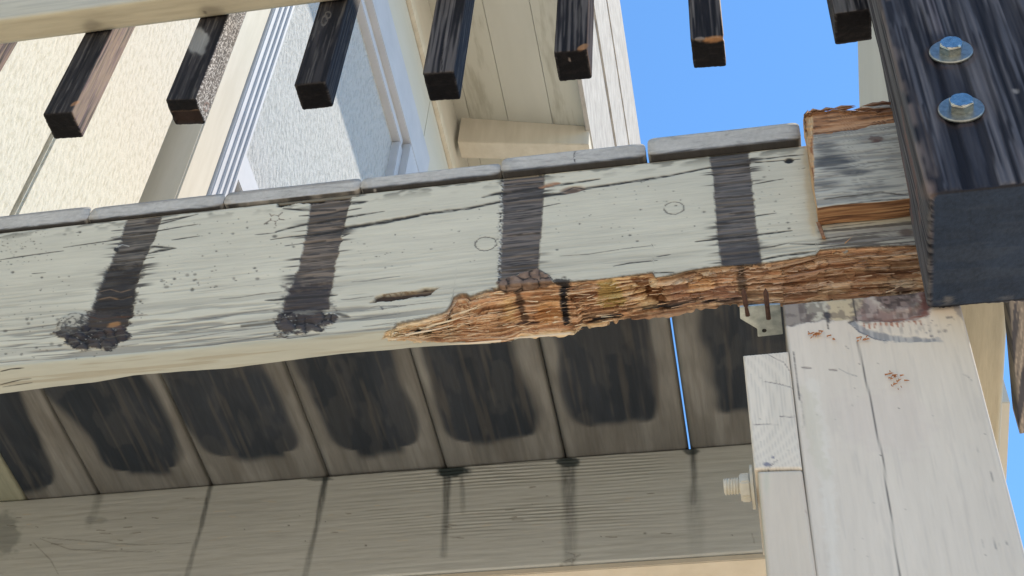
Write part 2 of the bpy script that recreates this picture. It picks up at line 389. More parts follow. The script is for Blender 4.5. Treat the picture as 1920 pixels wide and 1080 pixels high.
        # burl beside the first stripe
        for a_, b_, rr in ((1, 1, 1),):
            ex = ((px - 134) * .9 - (py - 606) * .43) / 30; ey = ((px - 134) * .43 + (py - 606) * .9) / 19
            er = np.hypot(ex, ey) + .45 * (fbm(px * .06, py * .1, 431) - .5); bm_ = 1 - sm(.7, 1.1, er)
            s.mix(bm_ * .35, (.25, .24, .21)); s.mix(bm_ * sm(.3, .9, np.sin(er * 13 + 7 * fbm(px * .06, py * .06, 433))) * sm(.35, .5, fbm(px * .1, py * .14, 434)) * .75, (.07, .066, .06)); s.mix(bm_ * sm(.55, .62, fbm(px * .13, py * .2, 432)) * .8, (.03, .03, .03)); s.h += bm_ * .0012
        stripe([(582, 372), (664, 360), (660, 368), (648, 411), (638, 458), (627, 506), (619, 547), (617, 580), (528, 585), (539, 553), (553, 521), (565, 482), (576, 429), (583, 384)],
               (.075, .062, .054), (.19, .155, .125), 1.6, 13)
        s.poly([(534, 535), (622, 530), (618, 575), (600, 600), (540, 600), (526, 585)], (.035, .032, .036), 9, 9, .8, seed=18)
        bk2 = s.poly([(532, 583), (600, 590), (630, 582), (627, 600), (613, 616), (601, 621), (580, 625), (556, 623), (533, 627), (518, 623), (506, 604), (520, 594)], (.04, .034, .036), 2.5, 7, .95, .0006, seed=17)
        bark(bk2, 24, 411)
        s.crack([(453, 611), (470, 609), (490, 607), (512, 604)], 3.2, (.03, .028, .026), taper=False, k=.8)
        s.crack([(627, 586), (640, 590), (656, 594)], 3.4, (.04, .035, .032), k=.8)
        stripe([(940, 320), (1024, 312), (1021, 325), (1018, 393), (1013, 458), (1009, 505), (975, 512), (935, 530), (938, 487), (941, 446), (943, 399), (941, 330)],
               (.066, .060, .060), (.16, .138, .122), 1.1, 23)
        e3 = np.exp(-((px - (941 - (py - 330) * .03)) / 3.2) ** 2) * ((py > 322) & (py < 530))
        s.mix(e3 * sm(.45, .6, vn(px * .6, py * .5, 31)), (.02, .02, .022)); s.mix(e3 * sm(.62, .7, vn(px * .7, py * .6, 32)) * .8, (.5, .5, .48))
        stripe([(1328, 275), (1404, 268), (1404, 280), (1410, 350), (1420, 438), (1428, 496), (1353, 500), (1346, 447), (1342, 407), (1338, 338), (1330, 285)],
               (.072, .068, .068), (.155, .14, .13), 1.2, 33)
        s.poly([(1350, 460), (1424, 455), (1428, 496), (1353, 500)], (.05, .048, .052), 6, 4, .6, seed=35)
        # feathered grain leaking sideways out of the stripes
        for (xa, ya, xb, yb_), sd in (((303, 402, 255, 560), 41), ((226, 451, 178, 590), 42), ((576, 400, 540, 560), 43), ((655, 370, 620, 560), 44), ((941, 330, 936, 520), 45), ((1020, 325, 1010, 510), 46), ((1333, 290, 1350, 495), 47), ((1405, 280, 1427, 490), 48)):
            d, t = line_d(px, py, [(xa, ya), (xb, yb_)])
            s.mix((1 - sm(2, 30, d)) * sm(.56, .66, fbm(gx * 7, wv * 300, sd)) * sm(.44, .58, fbm(py * .022, py * 0 + .5, sd + 60)) * .95 * front, (.06, .055, .05))
        # notch below the decking at stripe two and three, its shadow painted dark
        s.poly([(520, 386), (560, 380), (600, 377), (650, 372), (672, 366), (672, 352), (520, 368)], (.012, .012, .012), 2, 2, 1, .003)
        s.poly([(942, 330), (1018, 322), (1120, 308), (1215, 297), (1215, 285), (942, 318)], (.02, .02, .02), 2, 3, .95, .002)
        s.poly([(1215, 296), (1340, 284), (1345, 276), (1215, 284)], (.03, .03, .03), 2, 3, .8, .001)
        # --- cracks along the grain
        C = s.crack
        C([(507, 449), (541, 444), (570, 441), (640, 428), (720, 415), (795, 401), (880, 390), (948, 376), (1019, 366), (1060, 362), (1099, 353), (1180, 341), (1250, 330), (1330, 314), (1395, 306), (1500, 298)], 2.6, dep=.003)
        C([(580, 443), (640, 429), (720, 416), (800, 401)], 3.6, dep=.003)
        C([(903, 370), (930, 363), (992, 353), (1060, 345), (1126, 335)], 3.4, dep=.003)
        C([(515, 435), (545, 427), (576, 420), (650, 407), (721, 396)], 2.2); C([(530, 391), (560, 393), (586, 394), (630, 392)], 2.2)
        C([(534, 461), (570, 456), (610, 450)], 1.8); C([(497, 563), (520, 562), (541, 559), (590, 556), (633, 553)], 3.0); C([(478, 440), (520, 436)], 1.)
        C([(655, 383), (690, 377)], 3.); C([(650, 395), (678, 390)], 1.6); C([(640, 444), (655, 438)], 1.6); C([(560, 405), (610, 402), (652, 392)], 2.2)
        C([(932, 400), (980, 395), (1050, 381)], 1.8); C([(1010, 350), (1050, 343)], 4, (.30, .17, .10), .001)
        C([(1303, 453), (1346, 448), (1421, 440), (1485, 432)], 2.2, dep=.002); C([(1339, 418), (1380, 410), (1455, 399)], 1.8)
        C([(1404, 347), (1440, 340), (1470, 335)], 1.4); C([(1400, 300), (1440, 297), (1480, 292), (1508, 290)], 1.8); C([(1425, 487), (1460, 480), (1532, 470)], 2.2, dep=.002)
        C([(1420, 466), (1450, 462), (1480, 455)], 1.6); C([(1560, 456), (1640, 448), (1720, 440)], 2.2); C([(1480, 457), (1560, 458), (1600, 452)], 1.6)
        C([(1150, 499), (1180, 493), (1232, 488)], 1.6); C([(1232, 481), (1256, 477)], 1.4); C([(1215, 512), (1265, 510)], 1.8)
        C([(0, 487), (60, 478), (120, 470)], 1.4); C([(118, 464), (208, 451), (226, 447)], 1.6); C([(208, 433), (240, 430), (300, 420), (372, 401)], 1.8)
        C([(208, 445), (300, 432), (340, 425), (372, 420)], 1.5); C([(300, 415), (360, 404)], 1.5); C([(322, 450), (375, 442)], 1.2); C([(222, 474), (262, 468), (290, 462), (330, 465)], 2.4)
        C([(270, 477), (300, 470), (330, 465)], 2.2); C([(60, 513), (86, 511)], 1.2); C([(206, 494), (240, 489), (290, 482)], 1.6)
        C([(0, 697), (20, 692), (45, 690)], 2.); C([(0, 722), (40, 712), (58, 710)], 1.6); C([(5, 726), (60, 718)], 1.); C([(538, 635), (570, 630), (600, 625)], 1.6)
        for k_, (a, b, l) in enumerate(((0, 640, 250), (0, 655, 330), (250, 628, 300), (270, 640, 260), (60, 668, 200), (300, 652, 330), (330, 600, 200), (640, 600, 110), (650, 585, 180), (640, 562, 60), (0, 620, 130), (410, 560, 120), (660, 528, 90), (1050, 480, 180), (680, 612, 60))):
            C([(a, b), (a + l * .3, b - l * .02), (a + l * .65, b - l * .075), (a + l, b - l * .115)], 1.1, (.12, .115, .10), .0007, k=.8)
        # rings, star and knots
        s.ell(910.5, 457, 20, 12.5, -.1, (.07, .065, .06), ring=.085, k=.9, dep=.0005)
        s.ell(1264, 390, 18.5, 11.5, -.1, (.07, .065, .06), ring=.10, k=.75, dep=.0005)
        s.ell(515, 409, 8, 6, 0, (.16, .12, .09), ring=.12)
        for a, b in (((522, 404), (530, 398)), ((524, 411), (533, 412)), ((516, 415), (517, 423)), ((508, 412), (495, 420)), ((509, 405), (506, 401))): C([a, b], .9, (.12, .09, .07), taper=False)
        s.ell(1479.5, 301, 9, 5, -.1, (.02, .02, .02), dep=.001)
        s.ell(1073, 355, 22, 6, -.12, (.22, .16, .12), k=.9, dep=.001); s.ell(1072, 356, 12, 3, -.12, (.08, .06, .05), k=.8); C([(1048, 362), (1075, 350), (1100, 353)], 1.5)
        s.ell(284, 414, 13, 4, -.1, (.05, .04, .035), k=.8); C([(217, 465), (228, 457), (242, 461)], 1.2, (.5, .5, .45)); s.ell(218, 468, 5, 4, 0)
        # gouge
        gp = [(693, 568), (705, 557), (720, 552), (749, 548), (778, 546), (797, 540), (823, 539), (814, 545), (803, 553), (763, 558), (742, 562), (705, 567)]
        mg = s.poly(gp, (.045, .03, .022), .8, 1.2, 1, .003)
        s.poly([(697, 567), (735, 558), (790, 550), (803, 551), (763, 557), (720, 565)], (.006, .006, .008), .8, .8, .95, .001)
        s.poly([(722, 553), (749, 549), (778, 547), (822, 540), (812, 544), (780, 549), (740, 553)], (.20, .14, .09), .8, .8, .6)
        C([(718, 552), (750, 548), (780, 546), (822, 540)], 1.2, (.18, .13, .08), 0); C([(694, 576), (712, 573), (718, 580), (716, 574), (760, 573)], 1.4, (.10, .10, .10))
        # specks
        s.dots(60, (0, 450, 240, 600), .9, 3.2, 1); s.dots(60, (290, 425, 560, 560), .9, 3.4, 2); s.dots(60, (650, 400, 940, 520), .8, 2.4, 3)
        s.dots(70, (1025, 360, 1330, 490), .8, 2.4, 4); s.dots(40, (1420, 310, 1510, 450), .8, 2.6, 5); s.dots(40, (0, 600, 200, 690), 1., 4, 6); s.dots(60, (0, 440, 90, 500), .8, 2., 7)
        s.dots(30, (300, 510, 420, 550), 1., 4, 8); s.dots(30, (240, 500, 270, 600), 1., 3, 9)
        s.mix(front * sm(1535, 1560, px) * sm(400, 420, py) * (.35 + .5 * sm(.45, .6, fbm(gx * 14, wv * 260, 24))), (.27, .26, .24)); s.mix(front * sm(1525, 1545, px) * sm(400, 420, py) * sm(.56, .66, fbm(gx * 20, wv * 500, 25)) * .8, (.07, .06, .055)); s.ell(1700, 436, 14, 7, 0, (.10, .07, .06), k=.8, soft=.5)
        # glue-like pale patch beside the block
        s.poly([(1505, 270), (1530, 270), (1532, 440), (1522, 440), (1512, 380)], (.50, .40, .24), 5, 2, .6)
        # ------------------------------- rot
        sd = poly_sd(px, py, UP + LOW[::-1][:-1])
        sd = sd + 3 * (vn(px * .09, py * .3, 61) - .5) + 2.4 * (vn(px * .3, py * .8, 62) - .5)
        mr_ = 1 - sm(-.9, .9, sd)
        mr_ = np.where(px > 1000, np.where(under & (j < nF + nC), 1., mr_ * (py > 440)), mr_) * (px > 712)
        upy = np.interp(px, [p[0] for p in UP], [p[1] for p in UP]); lwy = np.interp(px, [p[0] for p in LOW], [p[1] for p in LOW])
        t = np.clip((py - upy) / (lwy - upy + 1e-3), 0, 1)
        gv = t * 90 + 6 * fbm(gx * 18, t * 3, 63)
        f1 = fbm(gx * 28, gv * .42, 64); f2 = fbm(gx * 70, gv * 1.1, 65); f3 = fbm(gx * 16, gv * .16, 66); f4 = fbm(gx * 45, gv * .22, 67)
        c = np.tile(np.array((.40, .225, .125)), (len(px), 1))
        def mx(m, col):
            nonlocal c
            m = np.clip(m, 0, 1)[:, None]; c = c * (1 - m) + np.array(col) * m
        mx(sm(.46, .66, f1) * .75, (.54, .35, .21)); mx((1 - sm(.30, .46, f1)) * .7, (.22, .11, .06)); mx(sm(.54, .68, f2) * .75, (.68, .52, .35))
        mx((1 - sm(.28, .38, f2)) * .75, (.12, .06, .035)); mx(sm(.55, .75, f4) * .35, (.40, .18, .09))
        lft = 1 - sm(800, 880, px)
        mx(lft * sm(.42, .60, f1) * .85, (.66, .52, .34)); mx(lft * (1 - sm(.35, .47, f3)) * .8, (.06, .035, .02))
        mx((1 - sm(770, 830, px)) * .5, (.70, .57, .38)); mx(np.exp(-((px - 738) / 20) ** 2 - ((py - 625) / 12) ** 2) * .8, (.68, .58, .42))
        rt = sm(1225, 1260, px)
        mx(rt * .65, (.40, .27, .19)); mx(rt * sm(.45, .62, f1) * .7, (.50, .37, .25)); mx(rt * (1 - sm(.32, .42, f3)) * .6, (.16, .09, .055)); mx(rt * sm(.55, .68, f4) * .4, (.33, .15, .07))
        wf1, wf2, wid = worley(gx * 46 + .6 * f1, t * 5.5 + .5 * f4, 97); fe = 1 - sm(.0, .13, wf2 - wf1); flk = sm(930, 1100, px)
        mx(flk * sm(.6, .75, wid) * .45, (.56, .41, .27)); mx(flk * (1 - sm(.2, .35, wid)) * .35, (.24, .13, .085)); mx(flk * fe * sm(.45, .6, f3) * .7, (.08, .045, .03))
        gre = rt * (1 - sm(.0, .30, t + .25 * (f3 - .5))) * (1 - sm(1380, 1450, px)); mx(gre * .7, (.24, .19, .13))
        S2 = Paint(P, (0, 0, 0)); S2.px, S2.py = px, py
        def blob(pl, soft=3, warp=4, sd_=71): return S2.poly(pl, (1, 1, 1), soft, warp, 1, seed=sd_)
        mx(blob([(1125, 530), (1150, 528), (1165, 545), (1175, 570), (1150, 575), (1135, 582), (1122, 578), (1122, 550)], 4, 6) * .8, (.40, .31, .12))
        mx(blob([(1150, 520), (1225, 520), (1235, 545), (1248, 575), (1210, 580), (1190, 555), (1165, 545)], 3, 6, 73) * sm(.42, .55, f1 + .1 * f2), (.62, .47, .29))
        mx(blob([(1185, 525), (1215, 522), (1222, 538), (1240, 550), (1252, 576), (1240, 580), (1222, 560), (1205, 540)], 2, 4, 74) * .9, (.16, .065, .025))
        mx(blob([(1290, 532), (1310, 522), (1340, 527), (1338, 540), (1310, 551), (1292, 545)], 1.5, 3, 75) * (.5 + .5 * sm(.4, .6, f1)), (.52, .34, .19))
        mx(blob([(1260, 535), (1300, 548), (1380, 530), (1385, 560), (1330, 566), (1262, 570)], 4, 5, 76) * .45, (.27, .14, .11))
        mx(blob([(945, 560), (965, 560), (970, 605), (950, 602)], 5, 5, 77) * .6, (.62, .48, .26)); mx(blob([(1000, 570), (1050, 555), (1052, 600), (1010, 602)], 6, 6, 78) * .4, (.50, .28, .10))
        d1, _ = line_d(px, py, [(968, 540), (976, 570), (984, 604)]); d2, _ = line_d(px, py, [(1057, 520), (1056, 560), (1062, 604)])
        mx((1 - sm(4, 8, d1 + 6 * (f4 - .5))) * .85, (.07, .045, .035)); mx((1 - sm(5, 9, d2 + 8 * (f2 - .5))), (.018, .016, .018))
        d3, _ = line_d(px, py, [(1388, 498), (1392, 540)]); mx((1 - sm(5, 12, d3 + 10 * (f2 - .5))) * .8, (.05, .04, .035))
        d4, _ = line_d(px, py, [(940, 609), (1000, 606), (1075, 606)]); mx((1 - sm(1.5, 4, d4)) * sm(.4, .6, f4) * .9, (.03, .02, .025))
        # black decayed band near the lower edge, pale lip beneath it
        bd = (lwy - py); bb = np.exp(-((bd - 13 - 12 * (f3 - .5)) / 9) ** 2) * sm(1062, 1085, px) * (1 - sm(1370, 1460, px))
        mx(bb * sm(.42, .54, fbm(gx * 60, t * 14, 81)) * 1.0, (.015, .013, .015))
        mx((1 - sm(3, 9, bd)) * sm(955, 1000, px) * (1 - sm(1090, 1180, px)) * .9, (.62, .50, .33)); mx((1 - sm(3, 8, bd)) * sm(1120, 1200, px) * .5, (.16, .11, .08))
        d5 = np.exp(-((px - 793) / 20) ** 2 - ((py - 621 + (px - 793) * .06) / 4.5) ** 2); mx(d5 * 1.6, (.008, .008, .012))
        mx(blob([(1620, 500), (1740, 470), (1740, 500), (1690, 520), (1640, 530)], 8, 6, 83) * .45, (.10, .06, .045))
        kn = np.exp(-((px - 1690) / 30) ** 2 - ((py - 542) / 15) ** 2); mx(kn * sm(.45, .55, fbm(px * .08, py * .12, 84)) * 1.2, (.50, .46, .38)); mx(kn * (1 - sm(.4, .5, fbm(px * .08, py * .12, 84))), (.09, .06, .05))
        edge_ = np.exp(-(sd / 2.2) ** 2) * (px > 735)
        c = c * np.array((1.16, 1.16, 1.14)) * (1 + .16 * rt)[:, None]; s.c = s.c * (1 - mr_[:, None]) + c * mr_[:, None]
        s.mix(edge_ * .75 * (py < upy + 12) * (j < nF + nC), (.05, .035, .025))
        # brown lobed scar where the third stripe ends
        sc = s.poly([(933, 541), (932, 529), (950, 520), (975, 513), (1007, 505), (1018, 512), (1030, 520), (1036, 529), (1025, 538), (1000, 541), (975, 545), (950, 546)], (.17, .115, .085), 1.2, 2.5, 1, -.0015, seed=87)
        s.mix(sc * sm(.5, .65, fbm(px * .12, py * .15, 88)) * .5, (.30, .21, .15))
        h0_ = s.h.copy(); bark(sc, 26, 437, (.34, .25, .19), (.25, .18, .12)); s.h = h0_ + (s.h - h0_) * .35
        s.crack([(935, 527), (970, 513), (1008, 504), (1030, 517), (1040, 530), (1068, 528)], 1.8, (.04, .025, .02)); s.poly([(1040, 524), (1070, 520), (1075, 532), (1062, 545), (1045, 535)], (.03, .027, .027), 2, 4, .9)
        wf1, wf2, wid = worley(gx * 46 + .6 * f1, t * 5.5 + .5 * f4, 97); fe = 1 - sm(.0, .13, wf2 - wf1); flk = sm(930, 1100, px)
        # relief of the rot
        dz = np.clip(-sd, 0, 30)
        jj = np.clip((j - nF) / nC, 0, 1); fade = 1 - .85 * sm(.55, .97, jj)
        step = sm(0, 6, dz) * (.002 + .002 * sm(6, 24, dz)); step = np.where(under & (px > 1000), .003, step)
        s.h += mr_ * flk * ((wid - .5) * .0065 - fe * .0012) * fade * sm(0, 10, dz); s.h -= mr_ * step * fade; s.h += mr_ * (.4 + .6 * fade) * ((f1 - .5) * .010 + (f2 - .5) * .0055 + (sm(.47, .53, f3) - .5) * .0060 - .005 * np.exp(-((px - 790) / 32) ** 2 - ((py - 618 + (px - 793) * .06) / 8) ** 2) - .004 * blob([(1222, 560), (1240, 550), (1252, 576), (1240, 580)], 3, 2, 79) + .0025 * blob([(1290, 532), (1310, 522), (1340, 527), (1338, 540), (1310, 551), (1292, 545)], 1.5, 3, 75) * (f1 + .3))
        s.h += (1 - mr_) * under * (fbm(gx * 14, P[:, 1] * 30, 90) - .5) * .0016
        nearu = (mr_ > .02) & (sd > -9) & (py < upy + 14); s.h = np.where(nearu, np.minimum(s.h, -.0012 * mr_ - .0022 * np.clip(-sd / 9, 0, 1)), s.h)
        back = j >= nF + nC
        s.h = np.where(back, 0, s.h); s.c[back] = (.35, .3, .22)
        s.h -= front * (1 - sm(0, .004, ZT - .003 - gz)) * .001
        return s.c, s.h
    # ring order: front top -> bottom -> back; outward normal of the front must be -y
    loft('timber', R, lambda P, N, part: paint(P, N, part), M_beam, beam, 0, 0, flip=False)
    # torn fibres standing off the rot
    rg = np.random.RandomState(4); V = []; F = []; Cc = []
    def sliver(x, y, L, wd, lift, ang, colr):
        k = len(V); a = onY(x, y, YB + .004); dx = math.cos(ang); dzz = math.sin(ang)
        t0 = a; tip = a + np.array([dx * L, -lift, dzz * L]); mid = a + np.array([dx * L * .55, -lift * .4, dzz * L * .55])
        for p, ww in ((t0, wd), (mid, wd * .8)):
            for o in ((0, 0, ww), (0, -ww * .6, 0), (0, 0, -ww), (0, ww * .8, 0)): V.append(p + np.array(o)); Cc.append(colr)
        V.append(tip); Cc.append(colr)
        for q_ in range(4): F.append([k + q_, k + (q_ + 1) % 4, k + 4 + (q_ + 1) % 4, k + 4 + q_])
        return [[k + 4 + q_, k + 4 + (q_ + 1) % 4, k + 8] for q_ in range(4)]
    T = []
    for i in range(420):
        x = rg.uniform(745, 1725) if i > 130 else rg.uniform(745, 900)
        up = np.interp(x, [p[0] for p in UP], [p[1] for p in UP]); lw = np.interp(x, [p[0] for p in LOW], [p[1] for p in LOW])
        y = up + (lw - up) * rg.uniform(.04, .93)
        cs = [(.60, .45, .28), (.42, .24, .12), (.66, .54, .36), (.28, .14, .07), (.48, .30, .16)]
        if x > 1250: cs = [(.44, .31, .21), (.36, .23, .15), (.50, .38, .26), (.20, .12, .08)]
        T += sliver(x, y, rg.uniform(.004, .016) * (1 if rg.rand() > .3 else -1), rg.uniform(.0002, .0007), rg.uniform(.0, .0035), rg.normal(.0, .07) - .0, cs[rg.randint(len(cs))])
    o = mesh_np('splinters', np.array(V), np.array(F), np.array(T), M_beam, beam, np.array(Cc), False); o['kind'] = 'stuff'
    # larger single splinters
    for (x, y, L, wd, lf, an, cl) in ((745, 608, .05, .0016, .003, .12, (.66, .56, .40)), (800, 612, .038, .0014, .005, .1, (.68, .56, .38)), (835, 596, .035, .0016, .006, .18, (.66, .52, .34)),
                                      (760, 628, .045, .0013, .004, .05, (.66, .54, .38)), (850, 575, .03, .0012, .004, .08, (.6, .45, .28)), (1150, 522, .04, .0015, .003, .1, (.30, .18, .09)), (1590, 470, -.014, .0018, .01, 1.1, (.5, .48, .42)), (1560, 474, .022, .0012, .008, .5, (.42, .24, .12)),
                                      (940, 639, -.05, .0014, .003, .03, (.66, .54, .38)), (1070, 625, -.06, .0014, .003, .04, (.64, .53, .38)), (1440, 505, .05, .0016, .003, .15, (.34, .22, .13)), (1480, 520, .04, .0018, .004, .1, (.30, .17, .1))):
        V = []; F = []; Cc = []; T = sliver(x, y, L, wd, lf, an, cl)
        mesh_np('splinter', np.array(V), np.array(F), np.array(T), M_beam, beam, np.array(Cc), False)
build_beam()

# ------------------------------------------------------------------ deck boards
def build_deck():
    deck = thing('deck', (-.3, .83, ZT), 'grey deck boards laid side by side over the white beam, with dark mould underneath', 'deck')
    gaps = [onZ(a, b, ZT)[0] for a, b in ((160, 410), (412, 376), (672, 352), (938, 325), (1210, 283))]
    w_ = (gaps[-1] - gaps[0]) / 4
    gaps = [onZ(47, 937, ZT)[0], onZ(185, 930, ZT)[0]] + gaps + [.0625]
    rows_y = np.concatenate([[.8225, .8228, .8235, .825], np.linspace(.83, 1.25, 150), [1.4, 1.8, 2.6]])
    zt = ZT + .030
    for bi in range(-2, len(gaps)):
        if bi < 0: x0, x1 = gaps[0] + (bi) * .143 , gaps[0] + (bi + 1) * .143
        elif bi == len(gaps) - 1: x0, x1 = gaps[-1], onZ(1893, 570, ZT)[0]
        else: x0, x1 = gaps[bi], gaps[bi + 1]
        light = bi in (-1, len(gaps) - 1) or bi == -2
        gap = .0004
        xa, xb = x0 + gap, x1 - gap
        if bi == 4: pass
        if bi == 6: xa += .0013
        if bi == 5: xb -= .0005
        ry = rows_y if bi < len(gaps) - 1 else np.concatenate([[.9, .9003], np.linspace(.905, 1.25, 110), [1.4, 1.8, 2.6]])
        zt = {-2: 1.152, -1: 1.152, 0: 1.152, 1: 1.1515, 2: 1.1485, 3: 1.1472, 4: 1.1458, 5: 1.1500, 6: 1.1550}.get(bi, 1.152); yfr = {4: .8252, 5: .8232, 6: .8222}.get(bi, .8266)
        ry = np.array(ry, float)
        if bi < len(gaps) - 1: ry[:4] = [yfr, yfr + .0003, yfr + .001, yfr + .0025]
        ring = rring(xa, xb, ZT, zt, .0062, .0022)
        if bi == 3: zsh = .0015
        else: zsh = 0
        R = np.array([np.stack([ring[:, 0], np.full(len(ring), y), ring[:, 1] + zsh], 1) for y in ry])
        def paint(P, N, part, bi=bi, xa=xa, xb=xb, light=light, zt=zt):
            s = Paint(P, (.18, .19, .19)); px, py = s.px, s.py
            u = (P[:, 0] - xa) / (xb - xa); y = P[:, 1]; v = (y - .862) / (1.232 - .862)
            und = (P[:, 2] < ZT + .004)
            gr = fbm(P[:, 0] * 260, y * 9, 100 + bi); g2 = fbm(P[:, 0] * 90, y * 5, 120 + bi); g3 = fbm(P[:, 0] * 30, y * 8, 140 + bi)
            if light:
                s.c[:] = (.40, .38, .30) if bi == len(gaps) - 1 else (.24, .26, .21)
                s.c *= (.9 + .2 * g3)[:, None]
            else:
                s.c *= (.8 + .45 * g2)[:, None]
                ml = {0: (-.3, -.2), 1: (-.1, .20), 2: (.0, .10), 3: (.07, .10), 4: (.10, .13), 5: (.12, .10), 6: (.15, .18), 7: (.14, .25)}.get(bi, (.15, .15))
                mr = {0: (.0, .45), 1: (.20, .10), 2: (.22, .10), 3: (.18, .12), 4: (.12, .17), 5: (.14, .15), 6: (.13, .09), 7: (.1, .1)}.get(bi, (.15, .15))
                vend = {0: .95, 1: .91, 2: .88, 3: .90, 4: .90, 5: .88, 6: .87, 7: .86}.get(bi, .85)
                lo = ml[0] + (ml[1] - ml[0]) * v + .20 * (fbm(v * 4, u * 1.5, 160 + bi) - .5); hi = 1 - mr[0] - (mr[1] - mr[0]) * v + .22 * (fbm(v * 3.4, u * 1.5, 170 + bi) - .5)
                # rounded end of the mould patch
                e = np.clip((v - vend + .10) / .10, 0, 1.3); sh = .24 * (hi - lo) * (1 - np.clip(1 - np.clip(e, 0, 1) ** 3, 0, 1) ** .5)
                lo2, hi2 = lo + sh, hi - sh
                k = sm(-.045, .045, u - lo2 + .08 * (g3 - .5)) * sm(-.045, .045, hi2 - u + .08 * (g2 - .5)) * (1 - sm(vend - .01, vend + .03, v + .07 * (fbm(u * 3, v * 2, 175 + bi) - .5) + .04 * (g3 - .5)))
                halo = sm(-.10, .05, u - lo2) * sm(-.10, .05, hi2 - u) * (1 - sm(vend, vend + .12, v))
                s.mix(halo * .35 * und, (.06, .062, .065))
                s.mix(k * .97 * und, (.013, .021, .033))
                lt = k * .5 * sm(.50, .70, g2) * (1 - sm(.55, .85, v)) * und
                s.mix(lt * .5, (.055, .060, .070)); s.mix(k * sm(.5, .7, gr) * .15 * und, (.04, .045, .055)); s.mix(k * sm(.45, .62, g3) * .5 * und, (.034, .044, .060)); s.mix(k * sm(.52, .6, fbm(P[:, 0] * 55, y * 22, 150 + bi)) * .25 * und, (.07, .075, .08))
                if bi in (0, 1, 2): s.mix(k * sm(.44, .58, g3) * (1 - sm(.40, .62, v + .25 * (1 - u))) * .8 * und, (.13, .115, .10))
                s.mix(sm(.6, .72, gr) * .3 * und, (.10, .095, .085)); s.mix((1 - k) * und * sm(.35, .62, fbm(P[:, 0] * 45, y * 14, 195 + bi)) * .45, (.10, .10, .095))
                ed = np.minimum(u, 1 - u); s.mix((1 - sm(.0, .03, ed)) * .55 * und, (.03, .034, .03))
            # end grain and nosing: grey paint
            fr = (y < .832) & (not light)
            s.c[fr] = np.array((.44, .43, .40)) * (.94 + .12 * fbm(P[fr, 0] * 40, P[fr, 2] * 200, 180 + bi))[:, None]
            s.mix(fr * sm(.62, .72, fbm(P[:, 0] * 160, P[:, 2] * 420, 181)) * .35, (.12, .12, .12))
            s.mix(fr * (1 - sm(.001, .0035 if bi < 4 else .005, P[:, 2] - ZT + .003 * (g2 - .5))) * .95, (.03, .03, .032))
            if bi == 5:
                s.crack([(1079, 276), (1076, 292), (1079, 312)], 1.8, (.06, .06, .06), .001); s.crack([(1035, 284), (1060, 279), (1079, 281)], 1.2, (.1, .1, .1), .0006)
            if bi == 4: s.crack([(703, 335), (699, 352), (706, 362)], 1.8, (.40, .40, .40), .0006); s.crack([(892, 321), (885, 330)], 1, (.1, .1, .1))
            if bi == 3: s.ell(587, 358, 6, 4, .3, (.42, .42, .42), ring=.4); s.crack([(560, 372), (620, 366), (668, 360)], 1.2, (.05, .05, .05))
            s.h += (gr - .5) * .0006 * und; top_ = (P[:, 2] > zt - .003); s.c[top_ & (y > .826)] = (.30, .29, .27)
            s.h += fr * (fbm(P[:, 0] * 25, P[:, 2] * 60, 190) - .5) * .0005
            return s.c, s.h
        loft('deck_board', R, paint, M_across, deck, 6, 0, flip=True)
build_deck()

